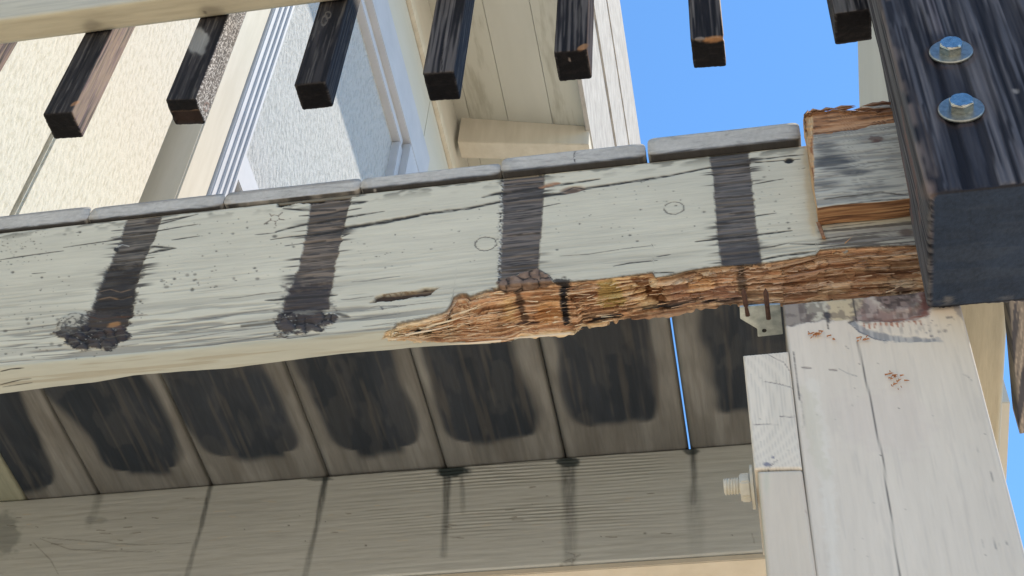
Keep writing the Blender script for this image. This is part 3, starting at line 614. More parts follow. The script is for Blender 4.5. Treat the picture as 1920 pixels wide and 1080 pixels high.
# ------------------------------------------------------------------ inner beam (ledger) under the decking
def build_ledger():
    b = thing('inner_beam', (-.3, 1.233, .974), 'grey painted inner beam with rain streaks, running under the far end of the boards', 'beam')
    z0, z1 = .974, ZT - .001
    def paint(P, u, v):
        s = Paint(P, (.47, .51, .51)); px, py = s.px, s.py; gx, gz = P[:, 0], P[:, 2]
        s.c *= (.9 + .2 * fbm(gx * 6, gz * 12, 201))[:, None]
        # cathedral grain raised ripples, strongest right of the middle
        q = (gz - z0) + .02 * np.abs(gx + .33) ** 1.2 + .004 * fbm(gx * 10, gz * 30, 202)
        rp = np.sin(q * 2 * np.pi / .0048)
        km = np.exp(-((px - 960) / 190) ** 2) * sm(1010, 930, py) if False else np.exp(-((px - 960) / 210) ** 2) * (1 - sm(960, 1020, py))
        km = np.maximum(km, .6 * np.exp(-((px - 1180) / 70) ** 2) * (1 - sm(880, 930, py)))
        km = km * sm(.25, .55, fbm(gx * 8, gz * 40, 203))
        s.h += km * rp * .0009 + (fbm(gx * 18, gz * 260, 204) - .5) * .0007
        s.mix(km * sm(.3, .9, -rp) * .7, (.17, .17, .15))
        kk = .35 * sm(.6, .7, fbm(gx * 20, gz * 420, 205)); s.mix(kk * .5, (.27, .27, .24))
        rg = np.random.RandomState(9)
        for i in range(46):
            x = rg.uniform(0, 1300); y = rg.uniform(930, 1040) - x * .02
            s.crack([(x, y), (x + rg.uniform(8, 26), y - rg.uniform(-2, 3))], 1.2, (.50, .49, .43) if rg.rand() > .5 else (.22, .22, .2), -.0004)
        # drips under each board joint
        for (x0, y0, x1, y1, wd, st) in ((185, 932, 165, 985, 9, .35), (395, 912, 350, 1080, 4, .75), (611, 890, 572, 1080, 6, .8), (838, 875, 832, 1040, 8, .85), (862, 875, 868, 960, 5, .5), (1064, 857, 1068, 1050, 17, .6), (1298, 838, 1300, 940, 7, .8), (1300, 930, 1305, 1030, 20, .25)):
            d, t = line_d(px, py, [(x0, y0), ((x0 + x1) / 2 + 2, (y0 + y1) / 2), (x1, y1)])
            m = (1 - sm(wd * .3, wd * (1.2 - .2 * t) + 2, d + 5 * (fbm(px * .07, py * .02, 206) - .5))) * min(1, st * 1.25) * (1 - .6 * t)
            s.mix(m * (.5 + .7 * fbm(px * .3, py * .05, 207)), (.045, .055, .058))
        for cx, cy, a, c_, k in ((850, 884, 36, 12, 1), (1066, 866, 24, 12, .9), (1296, 846, 16, 8, .8), (600, 898, 26, 4, .6), (180, 975, 26, 8, .25), (10, 1000, 30, 45, .4)):
            e = np.hypot((px - cx) / a, (py - cy) / c_) + .7 * (fbm(px * .09, py * .12, 208) - .5)
            s.mix((1 - sm(.6, 1.1, e)) * k, (.03, .045, .05))
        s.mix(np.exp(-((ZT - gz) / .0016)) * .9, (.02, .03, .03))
        for pl, w2 in (([(75, 1010), (130, 1030), (200, 1033), (300, 1035)], 1.), ([(80, 1008), (170, 1015), (260, 1022), (360, 1018)], 1.), ([(60, 1015), (95, 1050), (110, 1078)], 1.), ([(1060, 1035), (1078, 1040), (1070, 1060), (1080, 1045), (1088, 1040), (1065, 1050), (1050, 1058), (1072, 1052)], 1.2), ([(1410, 1000), (1415, 1020)], 1.)):
            s.crack(pl, w2 * 1.5, (.15, .15, .14), .0003, k=.55)
        s.dots(26, (0, 960, 1400, 1060), .8, 2.6, 21, slope=-.03)
        s.h -= .0
        return s.c, s.h
    slab('timber', (-1.19, 1.233, z1), (.15, 1.233, z1), (.15, 1.233, z0), (-1.19, 1.233, z0), (0, .042, 0), .0013, paint, M_ledger, b, .0015)
    # underside as a separate strip, bounced sunlight painted in as cream
    st = prism('bounce_light_strip', [onY(-300, 1120, 1.236)*0 + np.array((-1.2, 1.2355, .9735)), (.15, 1.2355, .9735), (.15, 1.2355, .966), (-1.2, 1.2355, .966)], (0, .062, 0), M_ctrim, b, .001)
    st['label'] = 'underside strip of the inner beam, coloured cream for bounced sunlight'
build_ledger()

# ------------------------------------------------------------------ painted support post, cleats, bracket, bolt
def build_post():
    p = thing('support_post', (.0965, .9, -1.6), 'thick off-white painted support post carrying the right end of the beam', 'post')
    x0, x1, zt = .0270, .1665, .9095
    lc = np.array([(x0, YB + .001, zt), (x1, YB + .001, zt)])
    def paint(P, u, v):
        s = Paint(P, (.62, .57, .49)); px, py = s.px, s.py; gx, gz = P[:, 0], P[:, 2]
        s.c *= (.95 + .1 * fbm(gx * 20, gz * 6, 301))[:, None]
        gr = fbm(gx * 420, gz * 22, 302); s.h += (gr - .5) * .0003
        s.mix(sm(.6, .75, gr) * .15, (.33, .31, .29))
        s.poly([(1510, 700), (1535, 720), (1560, 860), (1570, 1000), (1575, 1090), (1555, 1090), (1545, 960), (1530, 840), (1512, 760)], (.66, .63, .56), 6, 5, .6)
        s.poly([(1500, 720), (1530, 740), (1545, 850), (1560, 900), (1545, 900), (1520, 850), (1505, 800)], (.54, .51, .41), 5, 5, .5)
        s.poly([(1560, 740), (1700, 730), (1760, 800), (1700, 860), (1580, 830)], (.58, .52, .46), 20, 14, .5)
        # unpainted, stained head where the beam used to sit
        gb = fbm(gx * 300, gz * 30, 303); gc = fbm(gx * 60, gz * 60, 304)
        h = s.poly([(1460, 540), (1750, 530), (1748, 575), (1700, 598), (1622, 603), (1600, 596), (1550, 601), (1510, 606), (1470, 610)], (.25, .22, .19), 2, 3, .95, .0006)
        s.mix(h * sm(.55, .66, gb) * .6, (.13, .105, .09))
        s.poly([(1510, 560), (1550, 558), (1552, 598), (1530, 600), (1518, 580)], (.52, .50, .40), 3, 6, .8); s.poly([(1552, 560), (1598, 556), (1602, 590), (1592, 600), (1556, 598)], (.54, .46, .30), 2, 4, .85)
        s.poly([(1600, 556), (1622, 554), (1618, 572), (1602, 580)], (.52, .45, .32), 3, 4, .7)
        s.ell(1551, 590, 8, 6, .3, (.05, .05, .055)); s.ell(1552, 600, 6, 4, 1.2, (.05, .05, .055), k=.8); s.crack([(1552, 604), (1553, 616)], 1.2)
        h2 = s.poly([(1622, 552), (1748, 535), (1742, 590), (1735, 594), (1700, 601), (1660, 603), (1606, 603), (1600, 597), (1615, 580)], (.25, .175, .155), 3, 4, .9, .0008, seed=311)
        s.mix(h2 * sm(.50, .62, gb) * .6, (.40, .36, .33)); s.mix(h2 * (1 - sm(.36, .46, gc)) * .7, (.09, .05, .045))
        rk = np.hypot((px - 1682) / 44, (py - 556) / 24) + .35 * (fbm(px * .06, py * .09, 315) - .5)
        s.mix(np.exp(-((rk - 1) / .16) ** 2) * sm(.42, .52, fbm(px * .11, py * .13, 316)) * .9 * h2, (.50, .46, .40)); s.mix((1 - sm(.7, .95, rk)) * h2 * .8, (.22, .17, .15))
        s.mix((1 - sm(.7, .95, rk)) * h2 * sm(.55, .62, fbm(px * .13, py * .2, 317)) * .9, (.05, .035, .03)); s.h += np.exp(-((rk - 1) / .2) ** 2) * .0012 * h2
        s.mix(h * (1 - sm(.40, .48, fbm(px * .08, py * .10, 318))) * .6, (.10, .08, .07))
        s.poly([(1720, 545), (1745, 540), (1740, 590), (1730, 590)], (.16, .055, .04), 3, 4, .7)
        for k_ in range(26):
            x = 1615 + k_ * 4.4; s.crack([(x, 606 - (x - 1615) * .055), (x + 3, 617 - (x - 1615) * .10 + 4 * math.sin(k_ * 3.1))], 1.2, (.32, .12, .06), .0005, k=.9)
        s.crack([(1640, 601), (1700, 596), (1740, 590)], 1.4, (.20, .07, .04), .0006)
        # blue-grey crescent tear
        cres = s.poly([(1590, 604), (1600, 601), (1625, 618), (1650, 625), (1700, 631), (1760, 634), (1770, 640), (1700, 641), (1660, 640), (1630, 632), (1610, 620)], (.20, .215, .235), 1.5, 2, .85, .0005, seed=321)
        s.mix(cres * sm(.45, .6, fbm(gx * 500, gz * 40, 322)) * .7, (.48, .47, .45)); s.crack([(1590, 604), (1612, 622), (1640, 635), (1665, 640)], 1.6, (.12, .13, .16), .0006)
        s.mix(h2 * 0 + np.exp(-((px - 1690) / 80) ** 2 - ((py - 618) / 10) ** 2) * sm(.6, .7, fbm(gx * 500, gz * 60, 323)) * .5, (.25, .24, .24))
        # long drying crack
        s.crack([(1598, 556), (1603, 585), (1606, 598), (1592, 604)], 1.8, (.05, .045, .04), .0015, False)
        s.crack([(1608, 640), (1616, 680), (1630, 740), (1642, 800), (1655, 860), (1665, 930), (1672, 980), (1690, 1090)], 1.7, (.09, .085, .08), .0012, False)
        s.crack([(1488, 660), (1494, 700), (1499, 750)], 1.3, (.13, .12, .11)); s.crack([(1492, 690), (1500, 740), (1508, 800)], 1., (.16, .15, .14))
        s.dots(26, (1500, 610, 1860, 1050), .8, 2.0, 31, (.12, .11, .10), slope=0); s.dots(26, (1720, 590, 1790, 640), .8, 4.0, 32, (.10, .10, .12), slope=0)
        for pl in ([(1504, 689), (1521, 690)], [(1555, 693), (1568, 694)]): s.crack(pl, 1.7, (.20, .17, .15), taper=False)
        for pl in ([(1574, 692), (1595, 702), (1610, 706)], [(1803, 700), (1815, 706), (1822, 714)], [(1585, 648), (1592, 655)], [(1840, 1010), (1845, 1035)], [(1862, 1000), (1868, 1030)], [(1872, 1008), (1875, 1025)], [(1887, 1008), (1888, 1022)], [(1830, 835), (1834, 850)], [(1597, 595), (1612, 590), (1625, 588)], [(1858, 885), (1862, 905)]):
            s.crack(pl, 1.0, (.22, .21, .20), k=.7)
        s.poly([(1788, 575), (1800, 573), (1806, 600), (1796, 590)], (.22, .23, .26), 2, 3, .7)
        e = np.minimum(gx - x0, x1 - gx); s.mix((1 - sm(0, .0022, e)) * .4, (.25, .24, .22))
        return s.c, s.h
    slab('timber', (x0, YB + .001, zt), (x1, YB + .001, zt), (x1 + .001, YB + .001, .40), (x0, YB + .001, .40), (0, .139, 0), .0013, paint, M_up, p, .002)
    box('lower_shaft', x0, x1, YB + .001, YB + .14, -1.6, .3985, M_ctrim, p)
    # cleats on the left side
    c = thing('post_cleat', (.01, YB, .85), 'sawn cleat boards stacked against the left side of the painted support post', 'cleat')
    def pc(P, u, v):
        s = Paint(P, (.64, .595, .51)); gx, gz = P[:, 0], P[:, 2]
        q = (gx - .03) * 1.0 + .05 * (gz - .80) ** 2 * 20 + .001 * fbm(gx * 30, gz * 20, 331)
        r = np.sin(q * 2 * np.pi / .0021); s.h += r * .00018; s.mix(sm(.3, 1, r) * .3, (.34, .32, .29))
        s.c *= (.92 + .16 * fbm(gx * 50, gz * 10, 332))[:, None]
        for pl, w_ in (([(1430, 715), (1460, 720), (1490, 728)], 1.), ([(1462, 781), (1480, 782), (1496, 780)], .9), ([(1412, 796), (1460, 796)], .8), ([(1440, 665), (1470, 680), (1484, 700)], .9), ([(1440, 880), (1452, 866), (1460, 862)], 1.2)): s.crack(pl, w_, (.12, .1, .1), k=.8)
        s.ell(1438, 871, 7, 4, 0, (.22, .22, .26)); s.ell(1450, 858, 3, 2, 0, (.22, .22, .26)); s.dots(14, (1400, 680, 1490, 860), .8, 1.8, 41, (.15, .14, .13), slope=0)
        return s.c, s.h + .0003 * fbm(gx * 200, gz * 200, 333)
    a, b_, d_, e_ = onY(1393, 666, YB), onY(1480, 658, YB), onY(1506, 878, YB), onY(1414, 880, YB)
    slab('upper_board', a, b_ - np.array((.0008, 0, 0)), d_ - np.array((.0008, 0, 0)), e_, (0, .10, 0), .0012, pc, M_up, c, .0015)
    def pc2(P, u, v):
        s = Paint(P, (.58, .52, .43)); gx, gz = P[:, 0], P[:, 2]
        s.c *= (.95 + .1 * fbm(gx * 30, gz * 8, 341))[:, None]; s.mix((1 - sm(.0, .05, u)) * .8 + np.exp(-((s.px - 1437) / 6) ** 2 - ((s.py - 905) / 22) ** 2) * .7, (.50, .50, .40))
        s.crack([(1508, 959), (1512, 958)], 1.6, (.25, .08, .06))
        return s.c, .0003 * fbm(gx * 200, gz * 30, 342)
    f0, f1, f2, f3 = onY(1420, 882, YB - .001), onY(1504, 879, YB - .001), onY(1548, 1200, YB - .001), onY(1448, 1200, YB - .001)
    slab('lower_board', f0, f1, f2, f3, (0, .10, 0), .0015, pc2, M_up, c, .003)
    # bracket under the beam
    br = thing('post_cap_plate', (.01, .85, .912), 'small galvanised steel cap plate with rusty nails beside the post top', 'bracket')
    pts = [onZ(x, y, .912) for x, y in ((1387, 576), (1388, 598), (1420, 617), (1421, 632), (1468, 627), (1463, 571), (1425, 573))]
    prism('plate', [(q[0], q[1], .912) for q in pts][::-1], (0, 0, .0022), M_zinc, br, .0004)
    hh = onZ(1433, 620, .9118)
    def cyl(name, a, b, r0, r1, mat, par, seg=12):
        a = Vector(a); b = Vector(b); ax = (b - a).normalized(); u = ax.orthogonal().normalized(); v = ax.cross(u)
        V = [tuple(a + (u * math.cos(t) + v * math.sin(t)) * r0) for t in [2 * math.pi * k / seg for k in range(seg)]] + \
            [tuple(b + (u * math.cos(t) + v * math.sin(t)) * r1) for t in [2 * math.pi * k / seg for k in range(seg)]]
        me = bpy.data.meshes.new(name); me.from_pydata(V, [], [list(range(seg))[::-1], list(range(seg, 2 * seg))] + [[k, (k + 1) % seg, seg + (k + 1) % seg, seg + k] for k in range(seg)])
        me.update(); return link(name, me, mat, par)
    cyl('nail_hole', (hh[0], hh[1], .9117), (hh[0], hh[1], .9125), .0020, .0020, M_dark_flat, br)
    for (bx, by, tx, ty) in ((1402, 591, 1393, 541), (1441, 597, 1435, 541)):
        a = onZ(bx, by, .9128); t = onY(tx, ty, .813)
        n = cyl('nail', a, tuple(Vector(a).lerp(Vector(t), .86)), .0022, .0021, M_rust, br); cyl('nail_point', tuple(Vector(a).lerp(Vector(t), .86)), t, .0021, .0004, M_rust, n)
    # bolt through the cleat
    bt = thing('through_bolt', onY(1415, 915, .86), 'painted threaded bolt end with a hex nut poking left out of the cleat', 'bolt')
    tip = Vector(onY(1357, 913, .86)); nut = Vector(onY(1388, 915, .86)); end = Vector(onY(1414, 916, .86))
    me = bpy.data.meshes.new('threaded_rod'); V = []; Fc = []; seg = 20; rows = 64; Lr = nut.x + .004 - tip.x
    for i in range(rows + 1):
        for k in range(seg):
            th = 2 * math.pi * k / seg; ph = (i / rows * 7.5 + k / seg) % 1; r = .0056 + .0011 * (1 - abs(2 * ph - 1)); r *= min(1, .8 + i * .08)
            V.append((tip.x + Lr * i / rows, tip.y + r * math.cos(th), tip.z + r * math.sin(th)))
    Fc = [[i * seg + k, i * seg + (k + 1) % seg, (i + 1) * seg + (k + 1) % seg, (i + 1) * seg + k] for i in range(rows) for k in range(seg)] + [list(range(seg))[::-1]]
    me.from_pydata(V, [], Fc); me.update(); link('threaded_rod', me, M_pbolt, bt)
    hexs = [(nut.x, nut.y + .0115 * math.cos(math.radians(60 * k + 18)), nut.z + .0115 * math.sin(math.radians(60 * k + 18))) for k in range(6)]
    prism('nut', hexs, (end.x - nut.x - .0022, 0, 0), M_pbolt, bt, .0012)
    cyl('washer', (end.x - .0022, nut.y, nut.z), (end.x + .0, nut.y, nut.z), .017, .017, M_pbolt, bt, 28)
    # shavings stuck to the post
    rg = np.random.RandomState(12); ns = 0
    sh = None
    V = []; F = []
    for cx, cy, n_, sp in ((1530, 628, 16, 9), (1614, 637, 8, 7), (1680, 716, 14, 9), (1672, 700, 5, 5), (1560, 637, 2, 2)):
        for i in range(n_):
            x, y = cx + rg.normal(0, sp), cy + rg.normal(0, sp * .35 if cy < 650 else sp * .8); a = Vector(onY(x, y, YB - .0008)); an = rg.normal(0, .5) - (0 if cy < 650 else .6)
            L = rg.uniform(.0015, .005); d = Vector((math.cos(an), -.3, math.sin(an))) * L; k = len(V)
            V += [tuple(a + Vector((0, -.0006, .0007))), tuple(a + Vector((0, 0, -.0007))), tuple(a + d + Vector((0, 0, .0003))), tuple(a + d * .6 + Vector((0, -.0012, 0)))]
            F += [[k, k + 1, k + 2], [k, k + 2, k + 3], [k, k + 3, k + 1], [k + 1, k + 3, k + 2]]
    me = bpy.data.meshes.new('wood_shavings'); me.from_pydata(V, [], F); me.update(); o = link('wood_shavings', me, M_shav)
    tag(o, 'loose orange wood shavings stuck to the face of the painted post', 'shavings', kind='stuff')
M_dark_flat = mat_simple('nail_hole_dark', (.02, .02, .02), (.04, .035, .03), 90)
M_shav = mat_simple('raw_shaving', (.30, .12, .05), (.45, .22, .10), 200, rough=.8)
build_post()

# ------------------------------------------------------------------ remnant block on the end of the beam
def build_block():
    b = thing('trim_block', (.1, .81, 1.0), 'peeling painted wood block with raw orange edges between the beam end and the dark post', 'trim block')
    yf = .8065
    P0 = [onY(1508, 236, yf + .012), onY(1665, 198, yf), onY(1790, 380, yf), onY(1529, 392, yf)]
    x0 = .0655
    def paint(P, u, v):
        s = Paint(P, (.47, .465, .41)); px, py = s.px, s.py; gx, gz = P[:, 0], P[:, 2]
        wv = gz + .003 * fbm(gx * 12, gz * 30, 401)
        g1 = fbm(gx * 16, wv * 500, 402); g2 = fbm(gx * 50, wv * 900, 403)
        s.mix(sm(.5, .62, g1) * .55, (.20, .195, .185)); s.mix(sm(.6, .72, g2) * .5, (.10, .10, .10)); s.h -= sm(.5, .65, g1) * .0008
        for cx, cy, a, c_, k in ((1560, 300, 46, 20, .85), (1600, 322, 40, 9, .7), (1545, 275, 30, 12, .6), (1640, 262, 40, 8, .35), (1550, 345, 40, 10, .45), (1640, 350, 50, 8, .35), (1680, 300, 30, 30, .2)):
            e = np.hypot((px - cx) / a, (py - cy - (px - cx) * -.03) / c_) + .9 * (fbm(gx * 18, wv * 260, 404) - .5); s.mix((1 - sm(.4, 1.15, e)) * k, (.055, .062, .075))
        s.poly([(1640, 260), (1652, 262), (1648, 268), (1634, 267)], (.14, .085, .075), 1, 1.5, .9); s.poly([(1632, 254), (1662, 256), (1650, 266), (1628, 262)], (.13, .09, .08), 1.5, 2, .8)
        s.crack([(1545, 372), (1600, 366), (1650, 360), (1712, 366)], 1.8, (.06, .055, .05)); s.crack([(1580, 384), (1640, 376), (1712, 372)], 1.4, (.08, .075, .07))
        # raw top edge and raw left edge
        tp = 251 - (px - 1521) * .153 + 9 * (fbm(px * .05, py * .05, 405) - .5)
        raw = (1 - sm(-2, 2, py - tp)); rg_ = fbm(gx * 30, wv * 600, 406)
        s.mix(raw, (.33, .17, .085)); s.mix(raw * sm(.5, .65, rg_), (.50, .30, .17)); s.mix(raw * (1 - sm(.3, .45, rg_)), (.10, .055, .035)); s.h -= raw * (.002 + .004 * (rg_))
        lf = 1526 + 5 * (fbm(py * .04, 1.3, 407) - .5) - np.clip(300 - py, 0, 60) * .05
        rl = 1 - sm(-2, 1.5, px - lf); s.mix(rl, (.52, .33, .17)); s.mix(rl * sm(.55, .7, fbm(px * .4, py * .05, 408)), (.62, .47, .28)); s.mix(rl * (1 - sm(.35, .45, fbm(px * .3, py * .04, 409))), (.30, .14, .06))
        s.h -= rl * .001
        return s.c, s.h
    # profile swept along x: raw underside, painted face, raw broken top
    n = 200; xs = np.linspace(x0, .30, n); R = []
    for i, x in enumerate(xs):
        a = math.exp(-((x - x0) / .004) ** 2)
        zb = 1.003 + .0015 * math.sin(x * 70) ; zt = np.interp(x, [.0655, .10, .118, .13, .15, .3], [1.156, 1.150, 1.146, 1.156, 1.160, 1.165]) 
        R.append(rring(0, 1, 0, 1, .02, .011))
    # build ring in (y,z): y .8065 -> .828
    ring = []
    for i, x in enumerate(xs):
        zb = 1.0035 + .0008 * math.sin(x * 90); zt = 1.1525 - .012 * np.clip((x - x0) / .085, 0, 1.3) + .0022 * math.sin(x * 75 + 1) + .0012 * math.sin(x * 210)
        k = min(1, (x - x0) / .003); yf_ = yf + (1 - k) * .0
        fr = [(yf_, z) for z in np.linspace(zt, zb + .0005, 120)]; un = [(y, zb) for y in np.linspace(yf_ + .0005, .8262, 22)]; bk = [(.8264, z) for z in np.linspace(zb + .004, zt, 6)]; tpp = [(y, zt + .0004) for y in np.linspace(.825, yf_ + .001, 14)]
        ring.append([(x, y, z) for y, z in fr + un + bk + tpp])
    R = np.array(ring)
    def paint2(P, N, part):
        c, h = paint(P, None, None)
        und = (P[:, 2] < 1.0058) & (P[:, 1] > yf + .0004); g = fbm(P[:, 0] * 22, P[:, 1] * 900, 411)
        cc = np.tile(np.array((.30, .16, .08)), (len(P), 1)); m = sm(.5, .65, g)[:, None]; cc = cc * (1 - m) + np.array((.42, .25, .13)) * m; m = (1 - sm(.3, .45, g))[:, None]; cc = cc * (1 - m) + np.array((.14, .07, .04)) * m
        c = np.where(und[:, None], cc, c); h = np.where(und, (g - .5) * .0016, h)
        side = part == 0
        gs = fbm(P[:, 1] * 300, P[:, 2] * 40, 412)
        cs = np.array((.50, .32, .17)) * (.6 + .8 * gs)[:, None]; c = np.where(side[:, None], cs, c); h = np.where(side, (gs - .5) * .003, h)
        top = (P[:, 2] > 1.137) & (P[:, 1] > yf + .0008) & ~side
        c[top] = np.array((.25, .14, .08)) * (.5 + 1. * fbm(P[top, 0] * 30, P[top, 1] * 500, 413))[:, None]
        return c, h
    loft('core', R, paint2, M_beam, b, 6, 6, flip=False)
    # torn grey scrap above it
    pts = [onY(x, y, .8265) for x, y in ((1580, 217), (1592, 214), (1597, 206), (1606, 203), (1612, 196), (1640, 190), (1668, 185), (1700, 182), (1700, 232), (1650, 232), (1600, 236))]
    c_ = [np.array(p) for p in pts]
    def ps(P, u, v):
        s = Paint(P, (.22, .21, .19)); g = fbm(P[:, 0] * 22, P[:, 2] * 700, 421); s.mix(sm(.5, .6, g), (.40, .39, .35)); s.mix(1 - sm(.32, .44, g), (.07, .05, .04))
        s.mix(sm(212, 218, s.py) * .8 * (s.px > 0), (.26, .13, .07)); return s.c, (g - .5) * .003
    slab('torn_scrap', onY(1608, 203, .829), onY(1700, 184, .829), onY(1700, 232, .829), onY(1575, 236, .829), (0, .03, 0), .0012, ps, M_beam, b, .0005)
    rg = np.random.RandomState(8); Vb = []; Fb = []
    for i in range(70):
        x = rg.uniform(x0 + .002, .17); kx = np.clip((x - x0) / .085, 0, 1.3); z = 1.1535 - .012 * kx + rg.uniform(-.002, .010) * min(1, kx * 1.4 + .25); y = rg.uniform(yf + .002, .826)
        L = rg.uniform(.008, .030); hgt = rg.uniform(.0008, .0026); k = len(Vb); a = rg.normal(.05, .07)
        Vb += [(x, y, z), (x + L * .4, y - .001, z + L * .4 * a + hgt), (x + L, y, z + L * a), (x + L * .5, y - .002, z + L * .5 * a - hgt), (x + L * .5, y + .002, z + L * .5 * a)]
        Fb += [[k, k + 3, k + 1], [k + 1, k + 3, k + 2], [k, k + 1, k + 4], [k + 1, k + 2, k + 4], [k, k + 4, k + 3], [k + 3, k + 4, k + 2]]
    me = bpy.data.meshes.new('torn_fibres'); me.from_pydata(Vb, [], Fb); me.update(); o = link('torn_fibres', me, M_rawfibre, b); o['kind'] = 'stuff'
    prism('raw_edge_strip', [(x0 - .0005, .8262, 1.004), (x0 - .002, .8225, 1.004), (x0 + .0008, .8225, .984), (x0 + .0015, .8262, .984)], (.003, 0, 0), M_rawfibre, b)
    prism('torn_fibre', [onY(x, y, .8255) for x, y in ((1561, 214), (1566, 212), (1590, 213), (1620, 206), (1620, 212), (1588, 219), (1572, 219))], (0, .003, 0), M_rawfibre, b)
M_rawfibre = mat_simple('raw_fibre', (.16, .08, .05), (.40, .24, .14), 120, (.2, 1, 1), rough=.8)
build_block()

# ------------------------------------------------------------------ dark railing post with two bolts
def build_dark_post():
    p = thing('railing_post', (.21, .76, .883), 'thick dark stained railing post fixed over the beam with two shiny bolts', 'post')
    # four vertical edges: front-left, rear-left measured; the right side runs out of the picture
    yf, yr = .7055, .8255
    fl0 = onY(1741, 361, yf); zb = fl0[2]
    wd = .150; rad = .0045
    zs = np.concatenate([[zb, zb + .0004, zb + .0012, zb + .003], np.linspace(zb + .005, 1.34, 330), np.linspace(1.36, 2.2, 12)])
    ringn = rring(0, wd, 0, yr - yf, rad, .0016)
    R = []
    for z in zs:
        k = (z - zb)
        dx = .0 * k
        r = ringn.copy(); ins = 0.0018 * math.exp(-k / .0008)
        c0 = r.mean(0); r = c0 + (r - c0) * (1 - ins / .06)
        lean = np.where(r[:, 1] > .06, .028 * k, .0)       # the rear left arris is planed in a little towards the top
        lean = lean * (1 - r[:, 0] / wd)
        R.append(np.stack([fl0[0] + r[:, 0] + lean, yf + r[:, 1], np.full(len(r), z)], 1))
    R = np.array(R)
    def paint(P, N, part):
        s = Paint(P, (.036, .037, .045)); px, py = s.px, s.py; x, y, z = P.T
        a = np.where(abs(N[:, 1]) > .7, x, y + .3)
        wob = .006 * fbm(z * 5, a * 8, 501)
        g1 = fbm((a + wob) * 240, z * 3.2, 502); g2 = fbm((a + wob) * 620, z * 6, 503); g3 = fbm((a + wob) * 60, z * 3.5, 504)
        s.mix(sm(.47, .60, g1) * .6, (.085, .09, .11)); s.mix(sm(.6, .72, g3) * .6, (.12, .11, .125)); s.mix(sm(.58, .68, g2) * .5, (.15, .145, .155)); s.mix((1 - sm(.34, .46, g1)) * .85, (.008, .009, .014))
        s.mix((1 - sm(.36, .44, g2)) * .8, (.006, .007, .012)); s.h += (g1 - .5) * .0030 + (g3 - .5) * .0016 + (g2 - .5) * .0010
        fr = (part == 1) & (N[:, 1] < -.5)
        sd = poly_sd(px, py, [(1772, 60), (1802, 60), (1810, 100), (1845, 250), (1870, 362), (1770, 370), (1750, 200), (1730, 60)])
        s.mix(fr * (1 - sm(-12, 6, sd + 8 * (g1 - .5))) * .75, (.020, .023, .034)); s.h += fr * (1 - sm(-10, 6, sd)) * 0
        for wx, wy in ((1783, 98), (1802, 206)): s.mix(fr * np.exp(-((np.hypot((px - wx) / 45, (py - wy - 3) / 27) - 1) / .10) ** 2) * .6, (.055, .035, .028))
        s.mix(fr * sm(.56, .66, fbm(x * 30, z * 9, 508)) * .35, (.10, .095, .10)); s.h -= fr * sm(.62, .66, fbm((a + wob) * 130, z * 2.2, 509)) * .0016; s.mix(fr * sm(.60, .66, fbm((a + wob) * 130, z * 2.2, 509)) * .7, (.005, .005, .008))
        lf = (N[:, 0] < -.5) & (part == 1); s.mix(lf * sm(.42, .6, g1) * .5, (.13, .13, .13))
        ar = np.abs(x - fl0[0]) + np.abs(y - yf); s.mix((1 - sm(.003, .012, ar + .01 * (g2 - .5))) * sm(.48, .62, fbm(z * 22, a * 40, 505)) * .6, (.17, .14, .13))
        s.ell(1741, 355, 12, 16, 0, (.20, .15, .13), k=.6, soft=.7); s.ell(1904, 170, 6, 4, .3, (.30, .29, .28), k=.6, soft=.6);
        for pl in ([(1690, 200), (1700, 260), (1716, 330), (1726, 420)], [(1680, 245), (1692, 300), (1704, 360), (1712, 420)]): s.crack(pl, 2.6, (.16, .10, .09), .0012, k=.7)
        # cut end: dark stain with the blue of lens haze painted in, ring marks
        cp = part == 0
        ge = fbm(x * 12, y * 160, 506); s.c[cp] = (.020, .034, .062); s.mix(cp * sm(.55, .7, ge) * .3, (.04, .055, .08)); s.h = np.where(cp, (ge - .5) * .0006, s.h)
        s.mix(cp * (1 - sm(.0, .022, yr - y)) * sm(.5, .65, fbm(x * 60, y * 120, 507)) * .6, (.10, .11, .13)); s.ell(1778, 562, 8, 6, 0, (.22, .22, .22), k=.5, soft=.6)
        return s.c, s.h
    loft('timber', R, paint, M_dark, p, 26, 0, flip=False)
    for (cx, cy, rot, tx) in ((1783, 98, 12, 0), (1802, 206, 33, 0)):
        c = onY(cx, cy, yf - .0005); 
        seg = 40
        def ringp(r, yy, off=0): return [(c[0] + r * math.cos(2 * math.pi * k / seg), yy, c[2] + r * math.sin(2 * math.pi * k / seg)) for k in range(seg)]
        prof = [(.0000, 0), (.0178, 0), (.0178, -.0012), (.0170, -.0020), (.0100, -.0016), (.0000, -.0016)]
        V = []; F = []
        for r, dy in prof[1:-1]: V += ringp(r, c[1] + dy)
        for i in range(3): F += [[i * seg + k, (i + 1) * seg + k, (i + 1) * seg + (k + 1) % seg, i * seg + (k + 1) % seg] for k in range(seg)]
        F.append([3 * seg + k for k in range(seg)][::-1])
        me = bpy.data.meshes.new('washer'); me.from_pydata(V, [], F); me.update()
        ws = link('washer', me, M_wash, p)
        # dark water halo is left to the wood; the head: flange, hexagon, domed chamfer
        R6 = lambda r, dy, m=.0: [(c[0] + r * math.cos(math.radians(60 * k + rot)), c[1] + dy, c[2] + r * math.sin(math.radians(60 * k + rot))) for k in range(6)]
        V = R6(.0100, -.0016) + R6(.0100, -.0088); F = [[k, 6 + k, 6 + (k + 1) % 6, (k + 1) % 6] for k in range(6)]
        # chamfer: circle top
        top = [(c[0] + .0084 * math.cos(math.radians(15 * k + rot)), c[1] - .0102, c[2] + .0084 * math.sin(math.radians(15 * k + rot))) for k in range(24)]
        V += top
